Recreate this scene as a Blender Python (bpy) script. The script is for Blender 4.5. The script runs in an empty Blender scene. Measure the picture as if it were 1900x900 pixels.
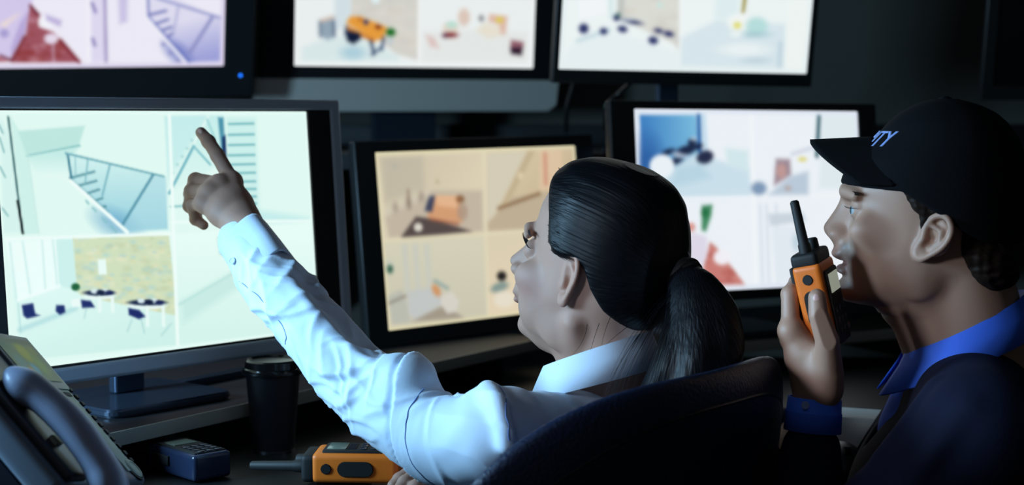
import bpy, bmesh, math, random
import numpy as np
from mathutils import Matrix, Vector
random.seed(7); np.random.seed(7)
R = math.radians
SC = bpy.context.scene
COL = SC.collection

# ------------------------------------------------------------------ camera, world, light, exposure
CAM_Z = 1.28
PITCH = math.atan(250 / 3000)
cd = bpy.data.cameras.new('camera'); cam = bpy.data.objects.new('camera', cd); COL.objects.link(cam)
cam.location = (0, 0, CAM_Z); cam.rotation_euler = (R(90) - PITCH, 0, 0)
cd.sensor_width = 36; cd.lens = 3000 / 1900 * 36; cd.clip_start = 0.05
cd.dof.use_dof = True; cd.dof.focus_distance = 1.93; cd.dof.aperture_fstop = 4.0
SC.camera = cam
SC.view_settings.view_transform = 'Standard'; SC.view_settings.look = 'None'
SC.view_settings.exposure = 0.0; SC.view_settings.gamma = 1.0
SC.view_settings.use_curve_mapping = False
wd = bpy.data.worlds.new('world'); SC.world = wd; wd.use_nodes = True
wd.node_tree.nodes['Background'].inputs[0].default_value = (0.78, 0.78, 0.76, 1)
wd.node_tree.nodes['Background'].inputs[1].default_value = 0.042

def area_light(name, loc, target, size, power, col, size_y=None, spread=180):
    l = bpy.data.lights.new(name, 'AREA'); l.energy = power; l.color = col
    l.shape = 'RECTANGLE'; l.size = size; l.size_y = size_y or size; l.spread = R(spread)
    o = bpy.data.objects.new(name, l); COL.objects.link(o); o.location = loc
    o.rotation_euler = (Vector(target) - Vector(loc)).to_track_quat('-Z', 'Y').to_euler()
    return o
# unseen cool key light added from the left for the sleeve, then two fills
area_light('left_key', (-1.26, 1.64, 1.36), (0.0, 1.86, 0.97), 0.32, 31, (0.37, 0.70, 1.0))
area_light('man_fill', (-0.75, 1.15, 1.35), (0.40, 1.86, 1.06), 0.15, 0.30, (0.70, 0.84, 1.0), spread=34)  # narrow fill added to brighten the man's face and hand, no fixture there
area_light('overhead_fill', (-0.3, 1.0, 2.5), (0.2, 3.2, 1.0), 0.8, 1.3, (0.8, 0.85, 1.0))  # faint fill added from above the camera side, not a room fixture

# ------------------------------------------------------------------ helpers
_fw = np.array([0, math.cos(PITCH), -math.sin(PITCH)]); _up = np.array([0, math.sin(PITCH), math.cos(PITCH)])
def at(px, py, y):
    """a place measured in the photograph, at distance y into the room"""
    d = np.array([1., 0, 0]) * (px - 950) / 3000 + _up * (450 - py) / 3000 + _fw
    d = d * (y / d[1])
    return np.array([d[0], d[1], d[2] + CAM_Z])
def A(*v): return np.array(v, float)
def nrm(v): v = np.asarray(v, float); return v / np.linalg.norm(v)
def L(r, g, b):
    f = lambda c: (c / 255 / 12.92) if c <= 10 else ((c / 255 + .055) / 1.055) ** 2.4
    return (f(r), f(g), f(b), 1)

def mat(name, col, rough=.5, metal=0., spec=.5, bump=0., bscale=60., bstretch=None, emis=None, es=0., coat=0., sheen=0., var=0., sss=0.):
    m = bpy.data.materials.new(name); m.use_nodes = True
    nt = m.node_tree; b = nt.nodes['Principled BSDF']
    b.inputs['Base Color'].default_value = col; b.inputs['Roughness'].default_value = rough
    b.inputs['Metallic'].default_value = metal; b.inputs['Specular IOR Level'].default_value = spec
    b.inputs['Coat Weight'].default_value = coat
    if sheen: b.inputs['Sheen Weight'].default_value = sheen
    if sss:
        b.inputs['Subsurface Weight'].default_value = sss
        b.inputs['Subsurface Radius'].default_value = (.012, .005, .003); b.inputs['Subsurface Scale'].default_value = 1.0
    if emis: b.inputs['Emission Color'].default_value = emis; b.inputs['Emission Strength'].default_value = es
    if bump or var:
        tc = nt.nodes.new('ShaderNodeTexCoord'); mp = nt.nodes.new('ShaderNodeMapping')
        nt.links.new(tc.outputs['Object'], mp.inputs[0])
        if bstretch: mp.inputs['Scale'].default_value = bstretch
        nz = nt.nodes.new('ShaderNodeTexNoise'); nz.inputs['Scale'].default_value = bscale; nz.inputs['Detail'].default_value = 4
        nt.links.new(mp.outputs[0], nz.inputs['Vector'])
        if bump:
            bp = nt.nodes.new('ShaderNodeBump'); bp.inputs['Strength'].default_value = bump; bp.inputs['Distance'].default_value = .004
            nt.links.new(nz.outputs['Fac'], bp.inputs['Height']); nt.links.new(bp.outputs[0], b.inputs['Normal'])
        if var:
            mx = nt.nodes.new('ShaderNodeMixRGB'); mx.inputs[1].default_value = tuple(c * (1 - var) for c in col[:3]) + (1,)
            mx.inputs[2].default_value = tuple(min(1, c * (1 + var)) for c in col[:3]) + (1,)
            nt.links.new(nz.outputs['Fac'], mx.inputs[0]); nt.links.new(mx.outputs[0], b.inputs['Base Color'])
    return m

class MB:
    """collects shapes in world coordinates; build() links them as one mesh object"""
    def __init__(s): s.v = []; s.f = []
    def add(s, v, f):
        n = len(s.v); s.v += [tuple(map(float, p)) for p in v]; s.f += [tuple(int(i) + n for i in q) for q in f]; return s
    def bm(s, b):
        b.verts.index_update(); s.add([v.co[:] for v in b.verts], [[v.index for v in f.verts] for f in b.faces]); b.free(); return s
    def box(s, c, size, bev=0., X=None, seg=2, T=None):
        b = bmesh.new(); bmesh.ops.create_cube(b, size=1)
        bmesh.ops.scale(b, vec=Vector(size), verts=b.verts)
        if bev: bmesh.ops.bevel(b, geom=list(b.edges), offset=bev, segments=seg, profile=.6, affect='EDGES')
        bmesh.ops.transform(b, matrix=frame(c, X) if T is None else T @ Matrix.Translation(c), verts=b.verts)
        return s.bm(b)
    def tube(s, pts, r, n=10, cap=True, flat=None):
        pts = [np.asarray(p, float) for p in pts]; k = len(pts)
        rr = r if hasattr(r, '__len__') else [r] * k
        vs = []; fs = []; prev = None
        for i in range(k):
            t = nrm(pts[min(i + 1, k - 1)] - pts[max(i - 1, 0)])
            if prev is None: a = np.cross(t, [0, 0, 1.]); a = a if np.linalg.norm(a) > 1e-3 else np.cross(t, [1., 0, 0])
            else: a = prev - t * (prev @ t)
            a = nrm(a); prev = a; b = np.cross(t, a)
            for j in range(n):
                th = 2 * math.pi * j / n
                vs.append(pts[i] + rr[i] * (math.cos(th) * a * (flat or 1) + math.sin(th) * b))
        for i in range(k - 1):
            for j in range(n): fs.append((i * n + j, i * n + (j + 1) % n, (i + 1) * n + (j + 1) % n, (i + 1) * n + j))
        if cap: fs.append(tuple(range(n))[::-1]); fs.append(tuple((k - 1) * n + j for j in range(n)))
        return s.add(vs, fs)
    def lathe(s, prof, T, n=32):
        vs = []; fs = []; k = len(prof)
        for r, z in prof:
            for j in range(n):
                th = 2 * math.pi * j / n; vs.append(T @ Vector((r * math.cos(th), r * math.sin(th), z)))
        for i in range(k - 1):
            for j in range(n): fs.append((i * n + j, i * n + (j + 1) % n, (i + 1) * n + (j + 1) % n, (i + 1) * n + j))
        fs.append(tuple(range(n))[::-1]); fs.append(tuple((k - 1) * n + j for j in range(n)))
        return s.add(vs, fs)
    def prism(s, poly, T, h0, h1, bev=0.):
        """polygon in the local xy plane of T, raised from h0 to h1"""
        b = bmesh.new(); vv = [b.verts.new((p[0], p[1], h0)) for p in poly]; f = b.faces.new(vv)
        ex = bmesh.ops.extrude_face_region(b, geom=[f]); nv = [g for g in ex['geom'] if isinstance(g, bmesh.types.BMVert)]
        bmesh.ops.translate(b, vec=(0, 0, h1 - h0), verts=nv)
        if bev: bmesh.ops.bevel(b, geom=[e for e in b.edges], offset=bev, segments=2, affect='EDGES')
        bmesh.ops.recalc_face_normals(b, faces=b.faces)
        bmesh.ops.transform(b, matrix=T, verts=b.verts); return s.bm(b)
    def sphere(s, c, r, X=None, u=20, v=12):
        b = bmesh.new(); bmesh.ops.create_uvsphere(b, u_segments=u, v_segments=v, radius=1)
        bmesh.ops.scale(b, vec=Vector(r if hasattr(r, '__len__') else (r, r, r)), verts=b.verts)
        bmesh.ops.transform(b, matrix=frame(c, X), verts=b.verts); return s.bm(b)

def frame(c, X=None):
    """4x4 from an origin and three axis vectors (columns)"""
    M = Matrix.Identity(4)
    if X is not None:
        for j in range(3):
            for i in range(3): M[i][j] = X[j][i]
    M.translation = Vector([float(t) for t in c]); return M
def axes(x, zhint=(0, 0, 1)):
    x = nrm(x); y = nrm(np.cross(zhint, x)); return [x, y, np.cross(x, y)]
def rrect(w, h, r, n=5):
    o = []
    for cx, cy, a0 in ((w/2-r, h/2-r, 0), (-w/2+r, h/2-r, 90), (-w/2+r, -h/2+r, 180), (w/2-r, -h/2+r, 270)):
        for i in range(n + 1):
            a = R(a0 + 90 * i / n); o.append((cx + r * math.cos(a), cy + r * math.sin(a)))
    return o

ORG = {}
def tag(o, label=None, cat=None, group=None, kind=None):
    if label: o['label'] = label
    if cat: o['category'] = cat
    if group: o['group'] = group
    if kind: o['kind'] = kind
    return o
def thing(name, loc, label, cat, group=None):
    o = bpy.data.objects.new(name, None); COL.objects.link(o); o.empty_display_size = .05
    o.location = [float(t) for t in loc]; ORG[o] = Vector(o.location); return tag(o, label, cat, group)
def link_mesh(name, v, f, m, parent=None, smooth=True, label=None, sharp=40, base=None):
    me = bpy.data.meshes.new(name); v = np.asarray(v, np.float64).reshape(-1, 3)
    org = ORG[parent] if parent else Vector(base if base is not None else ((v[:, 0].min() + v[:, 0].max()) / 2, (v[:, 1].min() + v[:, 1].max()) / 2, v[:, 2].min()))
    v = v - np.array(org)
    if isinstance(f, np.ndarray):
        nf = len(f); me.vertices.add(len(v)); me.vertices.foreach_set('co', v.astype(np.float32).ravel())
        me.loops.add(nf * 4); me.loops.foreach_set('vertex_index', f.astype(np.int32).ravel())
        me.polygons.add(nf); me.polygons.foreach_set('loop_start', np.arange(0, nf * 4, 4, dtype=np.int32))
        me.update(calc_edges=True); me.validate()
    else:
        me.from_pydata([tuple(p) for p in v], [], f); me.update()
        b = bmesh.new(); b.from_mesh(me); bmesh.ops.recalc_face_normals(b, faces=b.faces); b.to_mesh(me); b.free()
    for mm in (m if isinstance(m, (list, tuple)) else [m]): me.materials.append(mm)
    o = bpy.data.objects.new(name, me); COL.objects.link(o)
    if smooth:
        me.polygons.foreach_set('use_smooth', np.ones(len(me.polygons), bool))
        if sharp: me.set_sharp_from_angle(angle=R(sharp))
    if parent: o.parent = parent
    else: o.location = org
    ORG[o] = org
    if label: o['label'] = label
    return o
def obj(name, mb, m, parent=None, **k): return link_mesh(name, mb.v, mb.f, m, parent, **k)

# ------------------------------------------------------------------ smooth-union distance fields, meshed with surface nets
def ax3(X):  # row axes for local coordinates
    return [nrm(t) for t in X]
def ell(c, r, X=None):
    c = np.asarray(c, float); r = np.asarray(r if hasattr(r, '__len__') else (r, r, r), float)
    Rm = np.array(ax3(X)) if X is not None else np.eye(3)
    def fn(x, y, z):
        dx, dy, dz = x - c[0], y - c[1], z - c[2]
        p = [Rm[i, 0] * dx + Rm[i, 1] * dy + Rm[i, 2] * dz for i in range(3)] if X is not None else (dx, dy, dz)
        k0 = np.sqrt(sum((p[i] / r[i]) ** 2 for i in range(3))); k1 = np.sqrt(sum((p[i] / r[i] ** 2) ** 2 for i in range(3))) + 1e-9
        return k0 * (k0 - 1) / k1
    e = np.sqrt(((Rm * r[:, None]) ** 2).sum(0)); return fn, c - e, c + e
def cone(a, b, ra, rb):
    a = np.asarray(a, float); b = np.asarray(b, float); ab = b - a; q = ab @ ab + 1e-12
    def fn(x, y, z):
        dx, dy, dz = x - a[0], y - a[1], z - a[2]
        t = np.clip((dx * ab[0] + dy * ab[1] + dz * ab[2]) / q, 0, 1)
        return np.sqrt((dx - t * ab[0]) ** 2 + (dy - t * ab[1]) ** 2 + (dz - t * ab[2]) ** 2) - (ra + (rb - ra) * t)
    m = max(ra, rb); return fn, np.minimum(a - ra, b - rb), np.maximum(a + ra, b + rb)
def chain(pts, rs):
    pts = [np.asarray(p, float) for p in pts]; rs = rs if hasattr(rs, '__len__') else [rs] * len(pts)
    cs = [cone(pts[i], pts[i+1], rs[i], rs[i+1]) for i in range(len(pts) - 1)]
    def fn(x, y, z):
        d = cs[0][0](x, y, z)
        for c in cs[1:]: d = np.minimum(d, c[0](x, y, z))
        return d
    return fn, np.min([c[1] for c in cs], 0), np.max([c[2] for c in cs], 0)
def smin(a, b, k):
    h = np.maximum(k - np.abs(a - b), 0) / k; return np.minimum(a, b) - h * h * k * .25
class Field:
    def __init__(s, lo, hi, h):
        s.lo = np.asarray(lo, float); s.h = h; n = np.ceil((np.asarray(hi) - s.lo) / h).astype(int) + 1
        s.ax = [(s.lo[i] + h * np.arange(n[i])).astype(np.float32) for i in range(3)]
        s.F = np.full(n, .05, np.float32)
    def _b(s, lo, hi, m):
        sl = []
        for i in range(3):
            a = max(0, int((lo[i] - m - s.lo[i]) / s.h)); b = min(len(s.ax[i]), int((hi[i] + m - s.lo[i]) / s.h) + 2)
            if b <= a: return None
            sl.append(slice(a, b))
        return tuple(sl), s.ax[0][sl[0]][:, None, None], s.ax[1][sl[1]][None, :, None], s.ax[2][sl[2]][None, None, :]
    def add(s, p, k=.004):
        q = s._b(p[1], p[2], k + 3 * s.h)
        if q: s.F[q[0]] = smin(s.F[q[0]], p[0](*q[1:]).astype(np.float32), k)
        return s
    def sub(s, p, k=.004):
        q = s._b(p[1], p[2], k + 3 * s.h)
        if q: s.F[q[0]] = -smin(-s.F[q[0]], p[0](*q[1:]).astype(np.float32), k)
        return s
    def cut(s, fn, k=.003):      # keep where fn < 0
        s.F = -smin(-s.F, -fn(s.ax[0][:, None, None], s.ax[1][None, :, None], s.ax[2][None, None, :]).astype(np.float32), k); return s
    def mesh(s, relax=1):
        F = s.F; F = np.pad(F, 1, constant_values=.05); lo = s.lo - s.h
        S = F < 0; n = np.array(F.shape)
        c = lambda d: tuple(slice(d[i], n[i] - 1 + d[i]) for i in range(3))
        D = [(i, j, k) for i in (0, 1) for j in (0, 1) for k in (0, 1)]
        an = np.zeros(n - 1, bool); al = np.ones(n - 1, bool)
        for d in D: an |= S[c(d)]; al &= S[c(d)]
        act = an & ~al; idx = np.argwhere(act); ids = -np.ones(n - 1, np.int64); ids[act] = np.arange(len(idx))
        P = np.zeros((len(idx), 3)); W = np.zeros(len(idx))
        val = {d: F[tuple((idx + d).T)] for d in D}
        for d in D:
            for a in range(3):
                if d[a] == 0:
                    e = list(d); e[a] = 1; e = tuple(e); fa, fb = val[d], val[e]; m = (fa < 0) != (fb < 0)
                    t = fa[m] / (fa[m] - fb[m]); pos = np.tile(np.array(d, float), (m.sum(), 1)); pos[:, a] += t
                    P[m] += pos; W[m] += 1
        V = (idx + P / W[:, None]) * s.h + lo
        Q = []
        for a in range(3):
            b, cc = (a + 1) % 3, (a + 2) % 3
            sa = [slice(None)] * 3; sb = [slice(None)] * 3; sa[a] = slice(0, -1); sb[a] = slice(1, None)
            ch = S[tuple(sa)] != S[tuple(sb)]; e = np.argwhere(ch)
            e = e[(e[:, b] > 0) & (e[:, cc] > 0)]
            ub = np.zeros(3, int); ub[b] = 1; uc = np.zeros(3, int); uc[cc] = 1
            q = np.stack([ids[tuple((e - ub - uc).T)], ids[tuple((e - uc).T)], ids[tuple(e.T)], ids[tuple((e - ub).T)]], 1)
            ins = S[tuple(e.T)]; q[~ins] = q[~ins][:, ::-1]; Q.append(q)
        Q = np.concatenate(Q)
        for _ in range(relax):
            acc = np.zeros_like(V); w = np.zeros(len(V))
            for i in range(4):
                np.add.at(acc, Q[:, i], V[Q[:, (i + 1) % 4]] + V[Q[:, (i - 1) % 4]]); np.add.at(w, Q[:, i], 2)
            V = V * .5 + .5 * acc / np.maximum(w, 1)[:, None]
        return V, Q
def poly_sd(P, poly):
    """signed distance to a closed polygon, P (...,2) as a pair of arrays"""
    x, y = P; poly = np.asarray(poly, float); d = np.full(np.broadcast(x, y).shape, 1e9); ins = np.zeros(d.shape, bool)
    for i in range(len(poly)):
        a, b = poly[i], poly[(i + 1) % len(poly)]; ex, ey = b - a; q = ex * ex + ey * ey + 1e-12
        t = np.clip(((x - a[0]) * ex + (y - a[1]) * ey) / q, 0, 1)
        d = np.minimum(d, (x - a[0] - t * ex) ** 2 + (y - a[1] - t * ey) ** 2)
        if ey != 0: ins ^= ((a[1] > y) != (b[1] > y)) & (x < ex * (y - a[1]) / ey + a[0])
    d = np.sqrt(d); return np.where(ins, -d, d)
def spline(pts, n):
    pts = [np.asarray(p, float) for p in pts]; P = [2 * pts[0] - pts[1]] + pts + [2 * pts[-1] - pts[-2]]; o = []
    for i in range(1, len(P) - 2):
        for j in range(n):
            t = j / n; a, b, c, d = P[i-1], P[i], P[i+1], P[i+2]
            o.append(.5 * (2*b + (c-a)*t + (2*a-5*b+4*c-d)*t*t + (3*b-a-3*c+d)*t**3))
    return o + [pts[-1]]

# ------------------------------------------------------------------ materials
M = dict(
    black_plastic=mat('black_plastic', L(18, 18, 20), .42), matt_black=mat('matt_black', L(12, 12, 13), .7),
    bezel=mat('bezel', L(28, 28, 28), .45), silver=mat('silver', L(190, 205, 222), .4, .2),
    chin=mat('chin', L(216, 208, 196), .45, .1), stand=mat('stand', L(74, 84, 100), .22, .7),
    desk=mat('desk', L(8, 8, 10), .5, bump=.05, bscale=200), riser=mat('riser', L(15, 15, 17), .55), edge=mat('edge', L(158, 156, 146), .5),
    wall=mat('wall', L(94, 90, 82), .9, var=.06, bscale=5), floor=mat('floor', L(40, 40, 44), .8, var=.2, bscale=90),
    ceil=mat('ceil', L(90, 90, 92), .9), orange=mat('orange', L(238, 118, 30), .45), rubber=mat('rubber', L(14, 14, 15), .65),
    glass=mat('glass', L(120, 128, 116), .15), lcd=mat('lcd', L(150, 158, 146), .3, emis=L(190, 196, 178), es=.45), radio_blue=mat('radio_blue', L(36, 45, 68), .22), handset=mat('handset', L(150, 160, 188), .4), phone=mat('phone', L(104, 114, 128), .4), phone_d=mat('phone_d', L(44, 48, 60), .4),
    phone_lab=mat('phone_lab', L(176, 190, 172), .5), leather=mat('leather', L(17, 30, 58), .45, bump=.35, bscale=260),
    seam=mat('seam', L(10, 10, 12), .5), chrome=mat('chrome', L(150, 155, 165), .15, 1.),
    skin_f=mat('skin_f', L(178, 136, 118), .6, sss=.12, bump=.03, bscale=400), skin_m=mat('skin_m', L(176, 138, 118), .5, sss=.1, bump=.05, bscale=300),
    shirt=mat('shirt', L(214, 228, 246), .75, bump=.06, bscale=500, sheen=.1), jacket=mat('jacket', L(17, 21, 44), .85, bump=.1, bscale=400, spec=.2),
    blue_shirt=mat('blue_shirt', L(62, 118, 252), .7, bump=.06, bscale=500), trousers=mat('trousers', L(18, 20, 30), .85),
    shoe=mat('shoe', L(12, 12, 13), .35), cap=mat('cap', L(6, 7, 12), .9, spec=.2, bump=.12, bscale=500), letter=mat('letter', L(150, 175, 235), .6),
    eye=mat('eye', L(170, 176, 180), .25), iris=mat('iris', L(56, 84, 92), .25), pupil=mat('pupil', L(6, 6, 7), .12),
    white_card=mat('white_card', L(232, 238, 236), .7), cup=mat('cup', L(15, 16, 28), .5), lid=mat('lid', L(20, 22, 26), .18),
    led=mat('led', L(30, 110, 255), .4, emis=L(30, 120, 255), es=1.6), seam_blue=mat('seam_blue', L(96, 122, 176), .8), cable=mat('cable', L(14, 14, 15), .5), gcon=mat('gcon', L(70, 95, 85), .5))

# ------------------------------------------------------------------ the room
def struct(name, mb, m): o = obj(name, mb, m, smooth=False); o['kind'] = 'structure'; return o
struct('floor', MB().box((0, 1.8, -.05), (5.6, 5.0, .1)), M['floor'])
struct('wall_back', MB().box((0, 4.06, 1.3), (5.6, .12, 2.6)), M['wall'])
struct('wall_right', MB().box((2.76, 1.8, 1.3), (.12, 4.6, 2.6)), M['wall'])
struct('wall_left', MB().box((-2.76, 1.8, 1.3), (.12, 4.6, 2.6)), M['wall'])
struct('ceiling', MB().box((0, 1.8, 2.65), (5.6, 5.0, .1)), M['ceil'])
# ------------------------------------------------------------------ what the monitors show
def homog(q):
    """panel coordinates (u right, v down, 0..1) -> measured coordinates of that panel's corners"""
    s = [(0, 0), (1, 0), (1, 1), (0, 1)]; a = []; b = []
    for (u, v), (x, y) in zip(s, q):
        a += [[u, v, 1, 0, 0, 0, -u*x, -v*x], [0, 0, 0, u, v, 1, -u*y, -v*y]]; b += [x, y]
    return np.append(np.linalg.solve(np.array(a, float), np.array(b, float)), 1).reshape(3, 3)
class Pic:
    def __init__(s, q, nx, ny, bg):
        Hm = homog(q); u, v = np.meshgrid(np.linspace(0, 1, nx), np.linspace(0, 1, ny)); w = Hm[2, 0]*u + Hm[2, 1]*v + 1
        s.x = (Hm[0, 0]*u + Hm[0, 1]*v + Hm[0, 2]) / w; s.y = (Hm[1, 0]*u + Hm[1, 1]*v + Hm[1, 2]) / w
        s.u, s.v = u, v; s.nx, s.ny = nx, ny; s.c = np.ones((ny, nx, 3)) * np.array(bg, float)
    def mix(s, a, col): s.c += (np.asarray(col, float) - s.c) * a[..., None]; return s
    def poly(s, p, col, soft=2., k=1.): return s.mix(k * np.clip(.5 - poly_sd((s.x, s.y), p) / soft, 0, 1), col)
    def grad(s, p, c0, c1, a, b, soft=2.):
        a, b = np.array(a, float), np.array(b, float); t = np.clip(((s.x-a[0])*(b-a)[0] + (s.y-a[1])*(b-a)[1]) / ((b-a) @ (b-a)), 0, 1)[..., None]
        return s.mix(np.clip(.5 - poly_sd((s.x, s.y), p) / soft, 0, 1), np.array(c0, float) * (1-t) + np.array(c1, float) * t)
    def line(s, a, b, w, col, soft=2., k=1.):
        a, b = np.array(a, float), np.array(b, float); e = b - a; t = np.clip(((s.x-a[0])*e[0] + (s.y-a[1])*e[1]) / (e @ e), 0, 1)
        return s.mix(k * np.clip(.5 - (np.hypot(s.x-a[0]-t*e[0], s.y-a[1]-t*e[1]) - w/2) / soft, 0, 1), col)
    def ell(s, c, rx, ry, col, soft=2., k=1., rot=0):
        dx, dy = s.x - c[0], s.y - c[1]; r = R(rot); dx, dy = dx*math.cos(r)+dy*math.sin(r), -dx*math.sin(r)+dy*math.cos(r)
        return s.mix(k * np.clip(.5 - (np.hypot(dx/rx, dy/ry) - 1) * min(rx, ry) / soft, 0, 1), col)
    def speck(s, p, cols, n, r, k=.5):
        p = np.array(p, float); rng = np.random.RandomState(3); m = np.clip(.5 - poly_sd((s.x, s.y), p), 0, 1)
        for i in range(n):
            c = p.min(0) + rng.rand(2) * (p.max(0) - p.min(0)); rr = r * (.5 + rng.rand())
            d = np.hypot((s.x-c[0]) / 1.8, s.y-c[1]); s.mix(k * m * np.clip(1.2 - d/rr, 0, 1), cols[rng.randint(len(cols))])
        return s
    def border(s, col, m=.02):
        e = np.minimum(np.minimum(s.u, 1-s.u) * 1.6, np.minimum(s.v, 1-s.v)); return s.mix(np.clip((m - e) / .006 + .5, 0, 1), col)
    def blur(s, n=1):
        for _ in range(n):
            p = np.pad(s.c, ((1, 1), (1, 1), (0, 0)), 'edge'); s.c = (p[1:-1, 1:-1]*2 + p[:-2, 1:-1] + p[2:, 1:-1] + p[1:-1, :-2] + p[1:-1, 2:]) / 6
        return s
    def linear(s, gain=1.):
        c = np.clip(s.c, 0, 255) / 255; return np.where(c <= .04, c/12.92, ((c+.055)/1.055)**2.4) * gain

def stairs_D(p):
    p.poly([(20, 214), (38, 245), (52, 285), (72, 432), (45, 434)], (206, 241, 233)).poly([(2, 218), (18, 250), (40, 430), (6, 432)], (196, 232, 230), 6, .35)
    p.line((16, 217), (42, 432), 3, (30, 75, 80))
    for a, b in (((-4, 225), (6, 247)), ((0, 255), (8, 282)), ((0, 308), (10, 328)), ((4, 385), (15, 400))): p.line(a, b, 2.5, (120, 175, 178), 2)
    p.line((33, 372), (42.5, 432), 3.8, (6, 14, 16))
    p.poly([(34, 243), (158, 233), (146, 272), (50, 289)], (190, 231, 224), 4).line((51, 289), (148, 270), 3, (118, 182, 182), 3)
    p.grad([(52, 290), (146, 273), (128, 300), (130, 335), (70, 330)], (196, 236, 230), (226, 249, 243), (90, 285), (90, 325), 6)
    p.line((52, 285), (72, 432), 3, (198, 232, 228), 4, .7)
    p.grad([(124, 283), (306, 328), (311, 424), (236, 428), (190, 385), (132, 332)], (206, 240, 238), (150, 208, 222), (235, 300), (235, 425))
    p.ell((215, 415), 42, 22, (96, 160, 200), 26, .6, 25)
    p.poly([(228, 420), (286, 327), (310, 330), (312, 425), (236, 430)], (176, 220, 230), 5, .55)
    for a, b in (((130, 330), (175, 318)), ((146, 344), (179, 335)), ((160, 359), (184, 351)), ((176, 372), (190, 367)), ((187, 384), (196, 382))): p.line(a, b, 4, (72, 132, 146), 2.5, .85)
    p.line((126, 287), (133, 333), 4, (70, 130, 150)).line((133, 333), (200, 392), 4, (90, 150, 165), 3, .6)
    p.line((122, 284), (304, 327), 3.6, (112, 172, 184)).line((204, 305), (190, 362), 3.2, (118, 178, 190)).line((284, 324), (228, 415), 4.5, (84, 146, 166)).line((163, 297), (158, 340), 2.6, (128, 186, 194)).line((140, 290), (140, 325), 2.2, (150, 200, 205))
    p.line((131, 335), (236, 430), 7, (238, 252, 249), 2)
    for a, b in (((172, 385), (178, 391)), ((190, 404), (197, 412)), ((206, 420), (216, 430)), ((160, 372), (164, 377))): p.line(a, b, 4, (130, 190, 195), 2.5, .8)
def pic_D(q):
    p = Pic(q, 300, 188, (224, 249, 242)); stairs_D(p)
    # second view: stair rail and treads
    p.grad([(305, 216), (414, 214), (418, 300), (312, 360)], (198, 238, 234), (224, 248, 242), (330, 220), (345, 380), 4)
    p.poly([(306, 216), (380, 214), (312, 330)], (196, 236, 236), 6, .7)
    for t in range(6): p.ell((365 - t*9, 245 + t*15), 2.5, 2, (140, 196, 200), 3, .7)
    p.line((386, 216), (312, 352), 4, (228, 249, 244)).line((359, 271), (314, 358), 4.5, (104, 176, 190)).line((359, 271), (390, 305), 3.5, (126, 192, 200)).line((384, 222), (412, 290), 4, (160, 214, 216), 4)
    p.poly([(404, 218), (414, 218), (419, 300), (412, 298)], (76, 146, 170), 5).poly([(412, 255), (418, 250), (421, 310), (413, 308)], (20, 48, 96), 4)
    p.poly([(420, 218), (474, 218), (482, 395), (425, 400)], (196, 236, 233), 8, .7)
    for i, y in enumerate((230, 250, 269, 288, 305, 321, 337, 351, 365, 378)): p.line((424, y), (470 + i*.6, y-1), 3.6, (92, 168, 176), 2.5, .85)
    p.poly([(430, 385), (500, 392), (585, 405), (585, 412), (470, 412)], (190, 234, 234), 14, .8).line((317, 383), (348, 381), 3.5, (120, 186, 190)).line((319, 412), (588, 409), 5, (238, 253, 249), 2)
    # third view: tables by a brick wall
    p.grad([(10, 446), (318, 434), (330, 640), (40, 668)], (226, 250, 246), (206, 241, 233), (150, 480), (200, 650), 3)
    p.poly([(10, 448), (104, 444), (110, 528), (32, 556)], (236, 253, 250)).poly([(104, 444), (136, 442), (143, 540), (110, 530)], (204, 240, 236), 3)
    for a, b in (((18, 450), (30, 556)), ((42, 448), (56, 545)), ((78, 446), (84, 535)), ((98, 445), (106, 530))): p.line(a, b, 3, (200, 236, 234), 3)
    p.line((33, 556), (110, 530), 6, (238, 253, 250)).line((36, 612), (140, 572), 9, (176, 220, 222), 7, .8).line((33, 562), (38, 616), 2, (170, 215, 215), 3)
    W = [(135, 442), (313, 433), (322, 520), (326, 585), (150, 548), (143, 540)]
    p.poly(W, (208, 224, 190), 3).speck(W, [(190, 200, 160), (176, 214, 208), (226, 220, 176), (196, 212, 178), (232, 232, 200), (160, 206, 214)], 260, 4.5, .5)
    p.poly([(181, 481), (196, 480), (198, 508), (183, 509)], (232, 250, 246))
    p.ell((140, 532), 8, 7, (28, 96, 52), 3).poly([(132, 556), (148, 553), (150, 568), (134, 570)], (234, 250, 246))
    for cx, cy, rx in ((184, 543, 30), (273, 561, 37)):
        p.ell((cx, cy+5), rx, 7, (234, 250, 247)).ell((cx, cy), rx*.95, 5.5, (26, 40, 70), 2.5)
        for dx in (-.3, .35): p.ell((cx+dx*rx, cy-3), 7, 4.5, (216, 236, 240), 2.5)
        p.ell((cx+.1*rx, cy-1), 8, 4, (18, 28, 60)).ell((cx+.62*rx, cy), 8, 4.5, (22, 34, 84))
        for dx in (-.0, .8): p.line((cx+dx*rx, cy+8), (cx+dx*rx+1, cy+rx*1.15), 6, (232, 250, 246))
    for pp in ([(150, 556), (168, 558), (176, 570), (152, 571)], [(238, 571), (258, 575), (270, 587), (258, 592), (239, 584)], [(40, 566), (61, 562), (65, 582), (74, 585), (50, 591), (43, 585)], [(104, 566), (119, 566), (121, 579), (111, 584), (103, 577)]): p.poly(pp, (28, 42, 104), 3)
    for a, b in (((245, 592), (236, 615)), ((262, 592), (268, 618)), ((318, 600), (300, 622)), ((160, 572), (156, 590))): p.line(a, b, 2, (160, 205, 208), 3, .8)
    p.grad([(318, 434), (590, 410), (600, 612), (332, 640)], (230, 252, 246), (212, 244, 236), (450, 440), (450, 620), 4)
    p.poly([(335, 560), (430, 505), (450, 530), (340, 600)], (196, 234, 226), 16, .8).line((332, 565), (430, 508), 3, (150, 205, 200), 5, .5).poly([(404, 440), (425, 436), (428, 470), (408, 472)], (120, 190, 170), 8, .4)
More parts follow.
